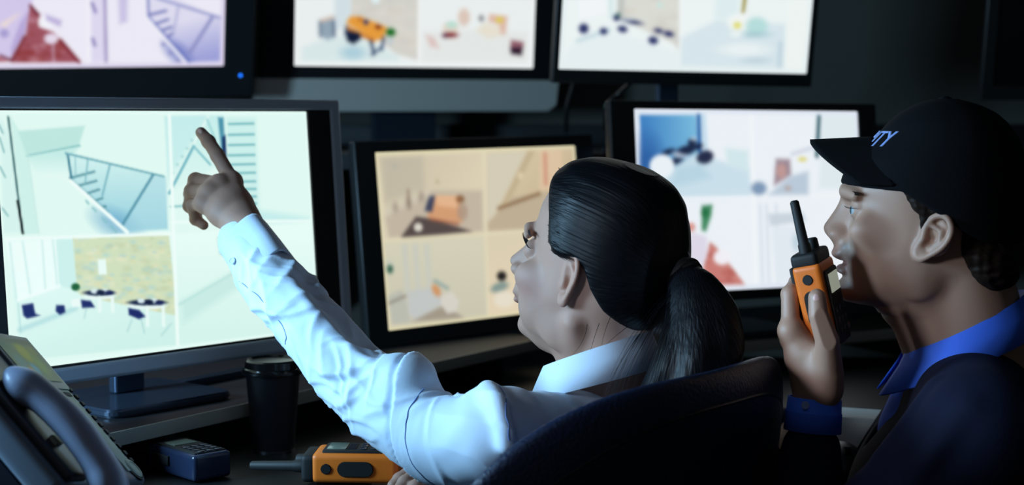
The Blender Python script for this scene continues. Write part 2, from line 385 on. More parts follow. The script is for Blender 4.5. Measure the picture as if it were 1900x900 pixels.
    p.line((314, 214), (330, 642), 6, (238, 253, 249), 2).line((10, 443), (320, 433), 6, (238, 253, 249), 2)
    return p.border((228, 252, 245), .012).blur(1)
def pic_E(q):
    p = Pic(q, 220, 140, (224, 213, 186))
    p.grad([(705, 292), (893, 284), (897, 428), (722, 440)], (206, 196, 172), (224, 212, 184), (720, 300), (860, 380), 3)
    p.poly([(712, 292), (785, 288), (790, 350), (715, 372)], (190, 182, 164), 14, .6).poly([(715, 402), (760, 372), (800, 352), (895, 352), (897, 428), (722, 440)], (198, 186, 166), 8)
    p.poly([(742, 441), (772, 400), (800, 404), (877, 428)], (88, 76, 74), 3).ell((776, 420), 8, 8, (226, 222, 208), 3)
    p.poly([(792, 402), (806, 362), (852, 364), (858, 412), (830, 408)], (216, 160, 118), 4).poly([(806, 362), (850, 362), (848, 385), (812, 380)], (232, 184, 144), 5).line((800, 405), (850, 414), 4, (170, 96, 66), 3)
    p.poly([(788, 390), (796, 362), (808, 362), (802, 392)], (66, 72, 96), 4).ell((854, 368), 8, 7, (130, 84, 50), 4, .8).ell((858, 392), 10, 16, (176, 150, 130), 6, .8)
    for i in range(7): p.ell((722 + i*12, 388 - i*5), 5, 9, (150, 138, 128) if i % 2 else (216, 208, 190), 6, .6)
    p.line((758, 352), (760, 385), 5, (130, 110, 92), 5, .6).ell((734, 308), 5, 5, (180, 178, 166), 5, .7).ell((812, 336), 4, 4, (180, 160, 130), 4, .6)
    p.grad([(902, 283), (1062, 275), (1076, 418), (904, 427)], (222, 208, 176), (198, 176, 142), (905, 300), (1050, 420), 3)
    p.poly([(903, 284), (978, 280), (915, 405), (904, 412)], (216, 208, 186), 5).poly([(978, 280), (992, 279), (950, 362), (918, 402)], (198, 180, 146), 5).poly([(905, 412), (950, 365), (1076, 345), (1078, 418), (906, 427)], (194, 178, 152), 6).line((925, 385), (1000, 358), 5, (130, 96, 66), 5)
    p.poly([(1000, 280), (1040, 278), (1046, 350), (1000, 352)], (228, 200, 168), 6, .8).line((1010, 285), (1012, 340), 7, (206, 136, 112), 5, .7).ell((965, 325), 5, 6, (226, 210, 178), 4)
    p.grad([(713, 448), (896, 436), (905, 592), (724, 606)], (216, 212, 188), (206, 202, 180), (800, 450), (800, 590), 3)
    for a in (745, 765, 786): p.poly([(a, 452), (a+10, 451), (a+16, 545), (a+6, 547)], (204, 206, 194), 5)
    p.ell((722, 492), 9, 14, (206, 208, 190), 4).ell((723, 498), 6, 8, (60, 104, 84), 4)
    p.poly([(718, 548), (745, 536), (753, 560), (760, 598), (726, 602)], (190, 192, 180), 4).line((718, 563), (752, 548), 4, (140, 130, 118), 3)
    p.poly([(755, 540), (815, 530), (824, 562), (770, 595), (756, 580)], (198, 202, 200), 5).poly([(762, 597), (822, 566), (862, 590)], (166, 156, 140), 4)
    p.poly([(817, 548), (838, 540), (852, 558), (846, 578), (830, 582), (818, 566)], (218, 214, 204), 4).ell((809, 538), 7, 12, (216, 140, 80), 5, .8, -30).line((806, 520), (830, 534), 6, (130, 160, 160), 5, .8)
    p.grad([(898, 436), (1075, 424), (1086, 570), (906, 592)], (222, 210, 182), (232, 214, 184), (900, 450), (950, 580), 3).ell((931, 511), 9, 9, (36, 34, 34), 4).ell((927, 532), 17, 9, (110, 140, 140), 6, .8, -20).ell((936, 555), 20, 16, (234, 226, 206), 8)
    p.line((897, 283), (906, 594), 5, (228, 219, 190)).line((708, 444), (1080, 420), 5, (230, 221, 190))
    return p.border((226, 218, 180), .016).blur(4)
def pic_F(q):
    p = Pic(q, 230, 146, (240, 246, 252))
    p.grad([(1186, 213), (1290, 213), (1296, 300), (1194, 372)], (62, 128, 196), (124, 190, 226), (1186, 240), (1290, 235), 2).ell((1200, 320), 30, 60, (44, 92, 160), 30, .8)
    p.line((1296, 214), (1298, 280), 8, (44, 104, 172), 4).line((1305, 214), (1310, 290), 8, (196, 224, 240), 6)
    p.poly([(1194, 372), (1215, 330), (1290, 285), (1390, 315), (1395, 365)], (206, 228, 240), 10)
    for c, rx, ry in (((1272, 280), 22, 9), ((1252, 300), 16, 6), ((1308, 292), 16, 12), ((1240, 282), 12, 5), ((1284, 264), 8, 7), ((1296, 272), 8, 5)): p.ell(c, rx, ry, (20, 26, 56), 5, .9, -20)
    for c, rx in (((1266, 290), 14), ((1287, 258), 6), ((1256, 286), 8)): p.ell(c, rx, 4, (196, 210, 226), 5, .8)
    p.ell((1228, 309), 23, 22, (238, 246, 252), 4).poly([(1255, 310), (1300, 305), (1320, 330), (1240, 350)], (180, 212, 228), 14, .7)
    p.poly([(1345, 275), (1388, 280), (1390, 320), (1350, 305)], (214, 236, 240), 10)
    p.line((1394, 212), (1402, 532), 5, (248, 252, 254)).line((1186, 370), (1600, 362), 5, (246, 250, 254))
    p.line((1520, 216), (1516, 290), 7, (62, 100, 112), 4).poly([(1528, 214), (1590, 214), (1594, 350), (1520, 350)], (226, 238, 242), 8)
    p.poly([(1440, 295), (1466, 296), (1468, 325), (1436, 345), (1438, 315)], (160, 140, 152), 7).ell((1450, 318), 9, 14, (196, 156, 152), 6).poly([(1425, 363), (1465, 328), (1500, 318), (1500, 362)], (190, 206, 222), 8).ell((1408, 350), 14, 12, (130, 156, 186), 8).ell((1489, 296), 8, 4, (226, 216, 120), 4).ell((1462, 350), 7, 5, (186, 176, 176), 5).line((1470, 286), (1530, 268), 4, (196, 200, 216), 6)
    p.poly([(1302, 382), (1322, 380), (1320, 400), (1310, 430), (1302, 428)], (70, 140, 100), 5).ell((1308, 395), 7, 9, (40, 116, 72), 5)
    p.poly([(1296, 530), (1318, 450), (1330, 460), (1382, 528)], (204, 128, 120), 5).speck([(1296, 530), (1318, 450), (1330, 460), (1382, 528)], [(176, 86, 80), (228, 176, 166)], 22, 5, .6).poly([(1280, 430), (1312, 440), (1312, 470), (1296, 520), (1280, 515)], (226, 220, 236), 6)
    p.ell((1282, 422), 8, 8, (220, 150, 140), 5).ell((1340, 478), 16, 14, (246, 244, 250), 6)
    for x in (1410, 1422, 1440): p.line((x, 380), (x+5, 525), 3, (212, 220, 232), 5)
    p.poly([(1425, 398), (1490, 394), (1496, 410), (1430, 420)], (206, 216, 226), 6).poly([(1432, 424), (1484, 420), (1490, 520), (1440, 524)], (230, 238, 246), 6).ell((1480, 450), 10, 16, (186, 208, 222), 10, .8)
    return p.border((226, 234, 246), .022).blur(4)
def pic_A(q):
    p = Pic(q, 220, 140, (240, 238, 250))
    p.poly([(-50, -170), (60, -170), (60, 20), (50, 40), (20, 110), (-50, 95)], (214, 204, 238), 4).poly([(0, 45), (28, 28), (38, 24), (8, 52)], (240, 222, 216), 6).poly([(36, 45), (52, 20), (48, 62), (22, 105), (20, 90)], (186, 170, 220), 6).ell((8, 62), 8, 8, (150, 140, 200), 6, .7)
    F = [(56, 8), (74, 28), (72, 50), (100, 60), (148, 116), (20, 116), (24, 104), (48, 66)]
    p.poly(F, (160, 84, 96), 3).speck(F, [(140, 48, 46), (190, 130, 150), (150, 60, 56), (200, 150, 166)], 60, 6, .6).line((56, 10), (72, 28), 4, (96, 20, 40), 4).line((22, 112), (46, 68), 5, (120, 36, 40), 4).line((112, 74), (147, 115), 5, (116, 22, 34), 4).poly([(-50, 96), (-10, 102), (24, 114), (-50, 118)], (176, 106, 120), 3).line((0, 102), (22, 112), 3, (90, 30, 50), 3)
    p.ell((86, 40), 15, 12, (246, 246, 253), 4).poly([(84, 26), (115, 38), (112, 50), (86, 38)], (196, 184, 224), 5).ell((95, 72), 13, 10, (232, 222, 240), 5).line((98, 80), (100, 114), 3, (206, 180, 206), 4)
    p.line((160, -160), (164, 118), 6, (246, 245, 253)).poly([(168, -160), (186, -160), (194, 114), (170, 115)], (226, 220, 244), 4)
    for a, b in (((171, 6), (177, 22)), ((172, 72), (176, 84))): p.line(a, b, 5, (130, 122, 180), 4)
    p.line((191, -160), (197, 114), 5, (152, 140, 190), 3).poly([(212, -160), (240, -160), (236, 40), (222, 45)], (206, 198, 232), 8)
    p.grad([(274, -30), (410, 36), (408, 114), (350, 115), (276, 34)], (226, 224, 244), (160, 164, 220), (330, 40), (350, 115), 2)
    p.ell((330, 98), 30, 16, (110, 122, 196), 16, .7, 40)
    for a, b in (((276, 28), (308, 20)), ((290, 44), (312, 36)), ((302, 56), (318, 50)), ((312, 68), (320, 62))): p.line(a, b, 4.5, (110, 116, 180), 3)
    p.line((274, -20), (276, 32), 4, (120, 124, 190)).line((276, 32), (352, 116), 4, (96, 108, 184), 3).line((290, -4), (412, 34), 4.5, (150, 154, 206), 3).line((331, 12), (322, 60), 4, (178, 178, 220), 3).line((394, 32), (352, 98), 6, (140, 142, 196), 3).line((270, 30), (346, 118), 6, (244, 243, 252), 2)
    for c in ((303, 82), (316, 98), (330, 112)): p.ell(c, 4, 4, (150, 150, 200), 3)
    return p.border((222, 214, 238), .025).blur(3)
def pic_B(q):
    p = Pic(q, 220, 140, (240, 246, 246))
    p.poly([(622, -180), (652, -180), (652, 45), (620, 60)], (216, 230, 236), 5).poly([(652, -180), (778, -180), (776, 112), (735, 100), (652, 32)], (218, 216, 208), 4).speck([(652, -60), (778, -60), (776, 112), (735, 100), (652, 32)], [(226, 224, 214), (204, 206, 204), (222, 212, 200)], 70, 7, .5).ell((697, -2), 8, 9, (228, 246, 248), 4)
    p.poly([(560, 88), (610, 70), (660, 62), (740, 104), (740, 114), (560, 114)], (222, 238, 238), 8).ell((655, 98), 22, 12, (178, 212, 226), 12)
    p.poly([(591, 38), (620, 30), (622, 68), (608, 74), (592, 66)], (150, 170, 186), 6).poly([(592, 37), (618, 29), (622, 34), (596, 42)], (220, 196, 180), 4).line((619, 40), (620, 66), 4, (80, 96, 124), 4).line((594, 42), (595, 68), 4, (110, 126, 146), 4)
    p.poly([(642, 42), (650, 30), (668, 30), (718, 50), (712, 72), (696, 76)], (236, 160, 62), 3).poly([(642, 46), (696, 74), (694, 80), (642, 54)], (206, 120, 40), 3).ell((679, 41), 5, 5, (50, 56, 110), 3).ell((702, 50), 6, 4, (120, 46, 20), 3).ell((668, 36), 5, 4, (200, 120, 40), 4)
    p.poly([(640, 55), (668, 62), (670, 72), (656, 82), (644, 76)], (16, 26, 56), 4).line((642, 48), (640, 64), 3, (60, 90, 130), 3).line((688, 76), (694, 100), 5, (50, 66, 100), 4).line((712, 70), (708, 92), 5, (60, 80, 116), 4).line((690, 102), (708, 88), 4, (60, 80, 116), 4).ell((725, 60), 9, 8, (28, 110, 36), 4).ell((724, 76), 5, 8, (196, 208, 214), 5)
    p.line((779, -170), (777, 116), 5, (248, 250, 250), 2)
    p.poly([(784, 60), (850, 55), (980, 60), (978, 115), (784, 113)], (234, 238, 236), 10)
    p.ell((861, 32), 11, 16, (226, 204, 190), 6).ell((836, 52), 15, 12, (232, 220, 206), 4).ell((838, 46), 10, 6, (186, 228, 214), 5).ell((836, 65), 13, 5, (134, 50, 52), 5).ell((826, 66), 6, 5, (80, 40, 70), 4, .6).poly([(790, 64), (806, 70), (815, 90), (798, 86)], (226, 200, 196), 7).ell((893, 34), 5, 6, (140, 140, 146), 5)
    p.poly([(882, 56), (900, 42), (928, 50), (930, 66), (906, 72)], (236, 230, 214), 6).poly([(908, 26), (942, 30), (938, 64), (930, 64), (926, 46), (906, 40)], (228, 190, 172), 6).ell((927, 37), 7, 6, (226, 206, 90), 4).poly([(948, 74), (972, 78), (970, 90), (947, 90)], (150, 96, 110), 5).poly([(947, 88), (970, 88), (968, 103), (948, 100)], (46, 24, 44), 5)
    return p.border((244, 249, 249), .026).blur(4)
def pic_C(q):
    p = Pic(q, 220, 140, (240, 248, 248))
    p.poly([(1148, -200), (1266, -200), (1262, 100), (1250, 80), (1146, 35)], (222, 224, 216), 5).speck([(1148, -40), (1266, -40), (1262, 100), (1250, 80), (1146, 35)], [(212, 208, 200), (226, 226, 214), (206, 206, 206)], 50, 8, .5).poly([(1146, -60), (1160, -60), (1158, 28), (1146, 26)], (196, 200, 194), 6).ell((1224, 9), 5, 5, (204, 232, 230), 4)
    p.poly([(1068, -150), (1128, -150), (1126, 25), (1074, 38)], (246, 250, 253), 5).line((1128, -150), (1134, 30), 8, (216, 236, 238), 6).line((1072, 76), (1130, 56), 7, (196, 220, 228), 7)
    p.poly([(1060, 85), (1140, 60), (1190, 75), (1262, 100), (1260, 124), (1040, 120)], (234, 244, 246), 8)
    for c, rx, ry in (((1083, 53), 9, 9), ((1120, 58), 7, 6), ((1155, 54), 9, 6), ((1212, 75), 9, 7), ((1172, 40), 18, 4), ((1241, 63), 9, 5), ((1222, 57), 8, 4), ((1144, 33), 6, 6)): p.ell(c, rx, ry, (24, 32, 88), 5, .9, 12)
    p.ell((1147, 28), 5, 5, (60, 110, 100), 5, .7).ell((1165, 37), 12, 3, (210, 226, 232), 4, .7)
    p.line((1266, -190), (1262, 122), 6, (246, 251, 251), 2).poly([(1380, -10), (1386, -10), (1381, 24), (1376, 24)], (150, 134, 50), 4)
    p.poly([(1264, 70), (1330, 38), (1460, 45), (1456, 128), (1262, 122)], (218, 234, 240), 10).poly([(1330, -20), (1372, -10), (1370, 30), (1325, 40)], (226, 242, 244), 8).ell((1372, 42), 22, 16, (246, 250, 248), 8).ell((1404, 48), 20, 16, (186, 226, 224), 10).ell((1368, 47), 7, 6, (226, 222, 110), 5).ell((1400, 64), 24, 5, (170, 206, 214), 8).ell((1366, 64), 12, 5, (240, 248, 248), 6).ell((1380, 92), 44, 12, (238, 246, 248), 12).ell((1402, 112), 22, 5, (196, 214, 224), 8).line((1448, 80), (1446, 122), 6, (190, 210, 222), 7)
    p.poly([(1462, -180), (1520, -180), (1492, 130), (1456, 130)], (242, 249, 247), 4)
    return p.border((232, 243, 244), .02).blur(4)

# ------------------------------------------------------------------ monitors
def pic_material():
    m = bpy.data.materials.new('lit_panel'); m.use_nodes = True; nt = m.node_tree; b = nt.nodes['Principled BSDF']
    a = nt.nodes.new('ShaderNodeAttribute'); a.attribute_name = 'picture'
    b.inputs['Base Color'].default_value = (.01, .01, .01, 1); b.inputs['Roughness'].default_value = .35; b.inputs['Specular IOR Level'].default_value = .2
    nt.links.new(a.outputs['Color'], b.inputs['Emission Color']); b.inputs['Emission Strength'].default_value = 1.0
    return m
PANEL = pic_material()
OFF = mat('dark_panel', L(12, 12, 13), .3, spec=.3)
def screen(name, T, W, H, pic, gain, parent):
    nx, ny = pic.nx, pic.ny; xs = np.linspace(-W/2, W/2, nx); zs = np.linspace(H/2, -H/2, ny)
    X, Z = np.meshgrid(xs, zs); Tm = np.array(T); v = np.stack([X, 0*X, Z], -1).reshape(-1, 3) @ Tm[:3, :3].T + Tm[:3, 3]
    i = np.arange(ny*nx).reshape(ny, nx); f = np.stack([i[:-1, :-1], i[1:, :-1], i[1:, 1:], i[:-1, 1:]], -1).reshape(-1, 4)
    o = link_mesh(name, v, f, PANEL, parent, smooth=False)
    at_ = o.data.color_attributes.new('picture', 'FLOAT_COLOR', 'POINT')
    at_.data.foreach_set('color', np.concatenate([pic.linear(gain), np.ones((ny, nx, 1))], -1).astype(np.float32).ravel()); return o
def monitor(c, yaw, tilt, roll, W, H, m, label, q=None, pic=None, gain=1., deep=.035, body='bezel', face='bezel', stand_z=None, base=(.24, .17), frame_w=0., frame_m=None, chin=0., led=None, neck_w=.05):
    """m = bezel margins (left, right, top, bottom); the screen centre is at c"""
    ya, ti, ro = R(yaw), R(tilt), R(roll); u = A(math.cos(ya), math.sin(ya), 0); n = A(math.sin(ya), -math.cos(ya), 0); z = A(0, 0, 1)
    v = z*math.cos(ti) - n*math.sin(ti); u2 = u*math.cos(ro) + v*math.sin(ro); v2 = -u*math.sin(ro) + v*math.cos(ro); back = np.cross(v2, u2)
    back = -np.cross(u2, v2) if (np.cross(u2, v2) @ n) > 0 else np.cross(u2, v2)
    T = frame(c, [u2, back, v2])
    root = thing('monitor', (c[0] - n[0]*.08, c[1] - n[1]*.08, stand_z if stand_z is not None else c[2]-H/2-.05), label, 'monitor', None)
    l, r_, t, b = m; x0, x1, z0, z1 = -W/2-l, W/2+r_, -H/2-b, H/2+t
    def ring(x0, x1, z0, z1, a0, a1, b0, b1, y0, y1):
        mb = MB(); O = [(x0, z0), (x1, z0), (x1, z1), (x0, z1)]; I = [(a0, b0), (a1, b0), (a1, b1), (a0, b1)]
        V = [T @ Vector((p[0], y, p[1])) for y in (y0, y1) for p in O + I]; F = []
        for k in range(4):
            j = (k+1) % 4; F += [(k, j, 4+j, 4+k), (8+k, 12+k, 12+j, 8+j), (k, 8+k, 8+j, j), (4+k, 4+j, 12+j, 12+k)]
        return mb.add(V, F)
    bz = obj('bezel', ring(x0, x1, z0, z1, -W/2, W/2, -H/2, H/2, -.004, .012), M[face], root)
    bv = bz.modifiers.new('b', 'BEVEL'); bv.width = .0025; bv.segments = 2
    if frame_w:
        a = frame_w; fr = obj('outer_frame', ring(x0-a, x1+a, z0-a*1.15, z1+a*.8, x0, x1, z0, z1, -.007, .026), M[frame_m], root)
        bv = fr.modifiers.new('b', 'BEVEL'); bv.width = .004; bv.segments = 3
        x0 -= a; x1 += a; z0 -= a; z1 += a*.8
    hs = MB(); V = []
    for y, k in ((.010, 1.), (.010+deep*.5, .97), (.012+deep, .72)):
        for p in rrect((x1-x0)*k - .002, (z1-z0)*k - .002, .012, 3): V.append(T @ Vector(((x0+x1)/2+p[0], y, (z0+z1)/2+p[1])))
    k = len(V)//3; F = [tuple(range(k)), tuple(range(2*k, 3*k))[::-1]] + [(s*k+i, s*k+(i+1) % k, (s+1)*k+(i+1) % k, (s+1)*k+i) for s in (0, 1) for i in range(k)]
    obj('housing', hs.add(V, F), M[body], root)
    if chin:
        cm = MB(); P = [(-(x1-x0)/2-.012, 0), ((x1-x0)/2+.012, 0), ((x1-x0)/2+.008, -chin*.8), ((x1-x0)/2-.01, -chin), (-(x1-x0)/2+.01, -chin), (-(x1-x0)/2-.008, -chin*.8)]
        cm.prism([((x0+x1)/2+p[0], z0+p[1]) for p in P], T @ Matrix(((1, 0, 0, 0), (0, 0, -1, 0), (0, 1, 0, 0), (0, 0, 0, 1))), -.03, .006, .004)
        obj('chin', cm, M['chin'], root, label='pale grey metal chin')
    if pic: screen('screen', T, W, H, pic, gain, root)
    else: obj('screen', MB().box((0, .001, 0), (W, .002, H), T=T), OFF, root, smooth=False)
    if led: obj('power_light', MB().sphere(T @ Vector((led[0], -.006, led[1])), (.0035,)*3), M['led'], root, label='blue power light')
    if stand_z is not None:
        cz = (z0+z1)/2; pb = np.array(T @ Vector((0, deep+.010, cz - .2*(z1-z0)))); bc = A(c[0], c[1], 0) - n*.085; bc[2] = stand_z
        lo = A(bc[0], bc[1], stand_z+.012) - n*.02; lo2 = lo + A(0, 0, max(.03, (pb[2]-stand_z)*.5))
        mb = MB(); w2 = neck_w/2
        pts = [lo, lo2, pb - n*.005]; V = []; F = []
        for pth in pts:
            for sx, sy in ((-1, -1), (1, -1), (1, 1), (-1, 1)): V.append(pth + u*w2*sx + n*.009*sy)
        for s in range(2): F += [(s*4+k, s*4+(k+1) % 4, s*4+4+(k+1) % 4, s*4+4+k) for k in range(4)]
        F += [(3, 2, 1, 0), (8, 9, 10, 11)]
        nk = obj('neck', mb.add(V, F), M['stand'], root, sharp=30); bv = nk.modifiers.new('b', 'BEVEL'); bv.width = .003; bv.segments = 2
        obj('base', MB().prism(rrect(base[0], base[1], .02), frame(bc, [u, -n, z]), 0.0005, .012, .003), M['stand'], root)
    return root, T

DESK_Z, RISER_Z, SHELF_Z = .8075, .87, 1.19
qD = [(-13, 205), (567, 207), (593, 612), (17, 690)]
monitor((-.462, 2.1834, 1.1147), 49.67, 4.44, -.26, .518, .518/1.605, (.044, .044, .002, .003), 'large silver framed monitor on the left with the staircase picture the woman points at', qD, pic_D(qD), 1., frame_w=.019, frame_m='silver', body='silver', stand_z=RISER_Z, base=(.21, .18), neck_w=.05)
qE = [(697, 283), (1064, 270), (1090, 567), (718, 614)]
monitor((-.0468, 2.9216, 1.0534), 41.45, 5.81, .57, .474, .474/1.546, (.045, .045, .02, .028), 'black monitor showing cream coloured rooms, right behind the woman\'s face', qE, pic_E(qE), .95, stand_z=RISER_Z)
qF = [(1175, 202), (1591, 207), (1604, 525), (1191, 547)]
monitor((.428, 2.8578, 1.1185), 28.76, 6.04, -.6, .49, .49/1.55, (.05, .042, .014, .018), 'black monitor with a blue walled room picture, between the woman and the man', qF, pic_F(qF), .95, stand_z=RISER_Z)
qA = [(-47.3, -163.8), (421.3, -152), (414.8, 122.2), (-40.1, 127.6)]
monitor((-.789, 3.161, 1.503), 24.1, -14.1, 1.3, .474, .474/1.6, (.055, .062, .03, .064), 'black monitor above the silver one, lilac picture and blue power light', qA, pic_A(qA), .95, face='matt_black', stand_z=SHELF_Z, led=(.474/2+.034, -.474/3.2-.019))
qB = [(550, -189), (999.6, -164.6), (988.7, 126.9), (545.8, 122.1)]
monitor((-.2022, 3.5644, 1.5435), 24, -5.01, 0, .56, .35, (.075, .055, .03, .027), 'upper middle monitor with a pale grey chin, picture of an orange desk', qB, pic_B(qB), .93, face='matt_black', chin=.07, stand_z=SHELF_Z, neck_w=.15)
qC = [(1056.1, -214.6), (1524.5, -183.5), (1496, 136.9), (1035.7, 128)]
monitor((.3457, 3.1213, 1.5174), 22, -7.02, -.51, .54, .54/1.6, (.012, .012, .012, .026), 'upper right monitor lit with pale dining room pictures, thin dark bezel', qC, pic_C(qC), .95, stand_z=SHELF_Z, neck_w=.045)
monitor((1.24, 3.3, 1.486), 4, -9, 0, .52, .325, (.025, .025, .025, .03), 'switched off black monitor at the top right corner above the man\'s cap', stand_z=SHELF_Z)
# ------------------------------------------------------------------ console desk, risers, upper shelf
R0 = at(235, 815, 2.04); U1 = nrm(A(.552, .833, 0)); N1 = A(U1[1], -U1[0], 0)
def on(t, o, z, base=R0, u=U1, n=N1): return A(base[0] + u[0]*t + n[0]*o, base[1] + u[1]*t + n[1]*o, z)
R1 = at(1405, 640, 2.83); U2 = nrm(A(.875, .485, 0)); N2 = A(U2[1], -U2[0], 0)
def plan(pts, z0, z1, bev=.003): return MB().prism([(p[0], p[1]) for p in pts], Matrix.Identity(4), z0, z1, bev)
dk = thing('console_desk', (-.1, 2.3, 0), 'long black console desk that carries the phone, cup and radios', 'desk')
desk_poly = [on(-1.0, .36, 0), on(-.02, .36, 0), on(.33, .30, 0), (.2, 2.36), (.34, 2.16), (.40, 2.06), (1.15, 2.2), (1.5, 3.05), (.25, 3.05), (.2, 3.6), (-.2, 3.6), on(-1.0, -.75, 0)]
obj('desktop', plan(desk_poly, DESK_Z-.03, DESK_Z), M['desk'], dk)
for p in (on(-.9, .3, 0), on(.2, .22, 0), on(-.9, -.65, 0), (.46, 2.16), (1.1, 2.25), (1.38, 2.95), (-.1, 3.5)):
    obj('leg', MB().box((p[0], p[1], (DESK_Z-.03)/2), (.05, .05, DESK_Z-.03), .004), M['matt_black'], dk)
def riser(P, label):
    r = thing('monitor_riser', (P[0][0], P[0][1], DESK_Z), label, 'shelf')
    obj('board', plan(P, RISER_Z-.018, RISER_Z, .001), M['riser'], r)
    a, b = A(*P[0][:2], 0), A(*P[1][:2], 0); u = nrm(b-a); n = A(u[1], -u[0], 0); c = (a+b)/2 + n*.0015; c[2] = RISER_Z-.009
    obj('front_edge', MB().box(c, (np.linalg.norm(b-a), .003, .019), .0008, X=[u, -n, A(0, 0, 1)]), M['edge'], r, label='pale grey front edge')
    for t in (.04, .5, .96):
        q = a + (b-a)*t - n*.15; obj('support', MB().box((q[0], q[1], (DESK_Z+RISER_Z-.018)/2), (.02, .2, RISER_Z-.018-DESK_Z), .001, X=[u, -n, A(0, 0, 1)]), M['riser'], r)
riser([on(-.75, 0, 0), on(1.0, 0, 0), on(1.0, -.34, 0), on(-.75, -.34, 0)], 'low black riser with grey edge under the silver monitor')
riser([on(-.17, 0, 0, R1, U2, N2), on(.95, 0, 0, R1, U2, N2), on(.95, -.4, 0, R1, U2, N2), on(-.17, -.4, 0, R1, U2, N2)], 'low black riser with grey edge under the blue walled room monitor')
cc = (at(330, 743, 2.25) + at(480, 721, 2.36)) / 2 - N1*.075
tag(obj('cable_channel', MB().box((cc[0], cc[1], RISER_Z+.006), (.42, .02, .012), .003, X=[U1, -N1, A(0, 0, 1)]), M['stand']), 'thin grey cable channel lying along the riser behind the paper cup', 'cable channel')
sh = thing('upper_shelf', (.2, 3.55, SHELF_Z), 'black wall shelf that carries the upper row of monitors', 'shelf')
obj('board', plan([(-1.5, 3.16), (1.75, 3.16), (1.75, 3.98), (-1.5, 3.98)], SHELF_Z-.03, SHELF_Z), M['matt_black'], sh)
obj('back_panel', MB().box((.1, 3.97, SHELF_Z+.025), (3.0, .03, .05), .002), M['riser'], sh)
for x in (-1.4, -.45, .9, 1.65): obj('bracket', MB().prism([(0, 0), (-.7, 0), (-.7, -.03), (0, -.4)], frame((x, 3.98, SHELF_Z-.03), [A(0, 1, 0), A(0, 0, 1), A(1, 0, 0)]), -.012, .012), M['matt_black'], sh)
def cable(pts, r, label, tip=None):
    o = obj('cable', MB().tube(spline(pts, 8), r, 8), M['cable']); tag(o, label, 'cable')
    if tip is not None: obj('plug', MB().sphere(tip, (.007, .007, .008)), M['gcon'], o, label='grey green plug')
cable([at(1175, 150, 3.2), at(1150, 172, 3.25), at(1126, 197, 3.25), at(1122, 240, 3.3)], .0045, 'thin black cable with a grey plug slanting below the upper right monitor', at(1128, 197, 3.23))
cable([at(1072, 135, 3.4), at(1062, 165, 3.42), at(1052, 200, 3.42), at(1050, 245, 3.45)], .005, 'thin black cable hanging beside the pale grey monitor chin')

# ------------------------------------------------------------------ paper cup
cp = at(508, 836, 2.20); cp[2] = DESK_Z
root = thing('paper_cup', cp, 'dark paper coffee cup with glossy black lid on the desk', 'cup')
T = Matrix.Translation(cp)
obj('body', MB().lathe([(.0265, .0008), (.028, .0008), (.0375, .114), (.0365, .114)], T, 40), M['cup'], root)
obj('lid', MB().lathe([(.037, .108), (.0415, .109), (.0425, .113), (.041, .117), (.0385, .118), (.0375, .127), (.035, .129), (.0335, .1265), (.0, .1265)], T, 40), M['lid'], root)
obj('base_rim', MB().lathe([(.0272, .0003), (.0285, .0003), (.0288, .005), (.0275, .005)], T, 40), M['chrome'], root)

# ------------------------------------------------------------------ two way radios
def radio(o, up, front, label, s=1., lit=False):
    """o = middle of the body's bottom end; local x = side with the talk key, y = front, z = antenna end"""
    up = nrm(up); x = nrm(np.cross(front, up)); y = np.cross(up, x); T = frame(o, [x, y, up]) @ Matrix.Scale(s, 4)
    root = thing('two_way_radio', T @ Vector((0, 0, .05)), label, 'radio')
    b = MB().box((0, 0, .05), (.056, .034, .1), .007, T=T, seg=4); case = obj('case', b, M['orange'], root, label='orange case')
    obj('front_plate', MB().box((-.001, .0172, .046), (.042, .006, .086), .0025, T=T), M['rubber'], root)
    obj('screen', MB().box((-.001, .0205, .073), (.032, .0015, .022), .0005, T=T), M['lcd' if lit else 'glass'], root, label='grey green display')
    for i in range(3):
        for j in range(3): obj('key', MB().box((-.013+i*.012, .0205, .018+j*.012), (.008, .002, .007), .0008, T=T), M['stand'], root)
    gr = MB()
    for i in range(6): gr.box((-.001, .0205, .0515 + i*.0016), (.03, .001, .0008), T=T)
    obj('speaker_grille', gr, M['stand'], root)
    obj('talk_key', MB().prism(rrect(.018, .042, .0088, 6), T @ frame((.0262, 0, .049), [A(0, 1, 0), A(0, 0, 1), A(1, 0, 0)]), 0, .0035, .001), M['rubber'], root)
    obj('side_button', MB().prism(rrect(.0125, .0125, .0062, 6), T @ frame((.0262, 0, .083), [A(0, 1, 0), A(0, 0, 1), A(1, 0, 0)]), 0, .0032, .001), M['rubber'], root)
    obj('top_cap', MB().box((0, -.001, .104), (.052, .032, .018), .006, T=T, seg=3), M['rubber'], root)
    obj('antenna', MB().tube([T @ Vector((.014, 0, .108)), T @ Vector((.014, 0, .122)), T @ Vector((.0142, 0, .124)), T @ Vector((.0146, 0, .172)), T @ Vector((.0146, 0, .174))], [.0078*s, .0072*s, .006*s, .0052*s, .0035*s], 14), M['rubber'], root)
    obj('channel_knob', MB().tube([T @ Vector((-.012, .001, .108)), T @ Vector((-.012, .001, .123)), T @ Vector((-.012, .001, .125))], [.0075*s, .007*s, .0055*s], 16), M['rubber'], root)
    obj('belt_clip', MB().box((0, -.0225, .066), (.026, .005, .062), .002, T=T), M['rubber'], root)
    return root, T
lo = at(744, 880, 2.0); lo[2] = DESK_Z + .0263
radio(lo, A(-1, .06, 0), A(.02, -.02, 1), 'orange radio lying on the desk beside the woman\'s sleeve', 1.08)

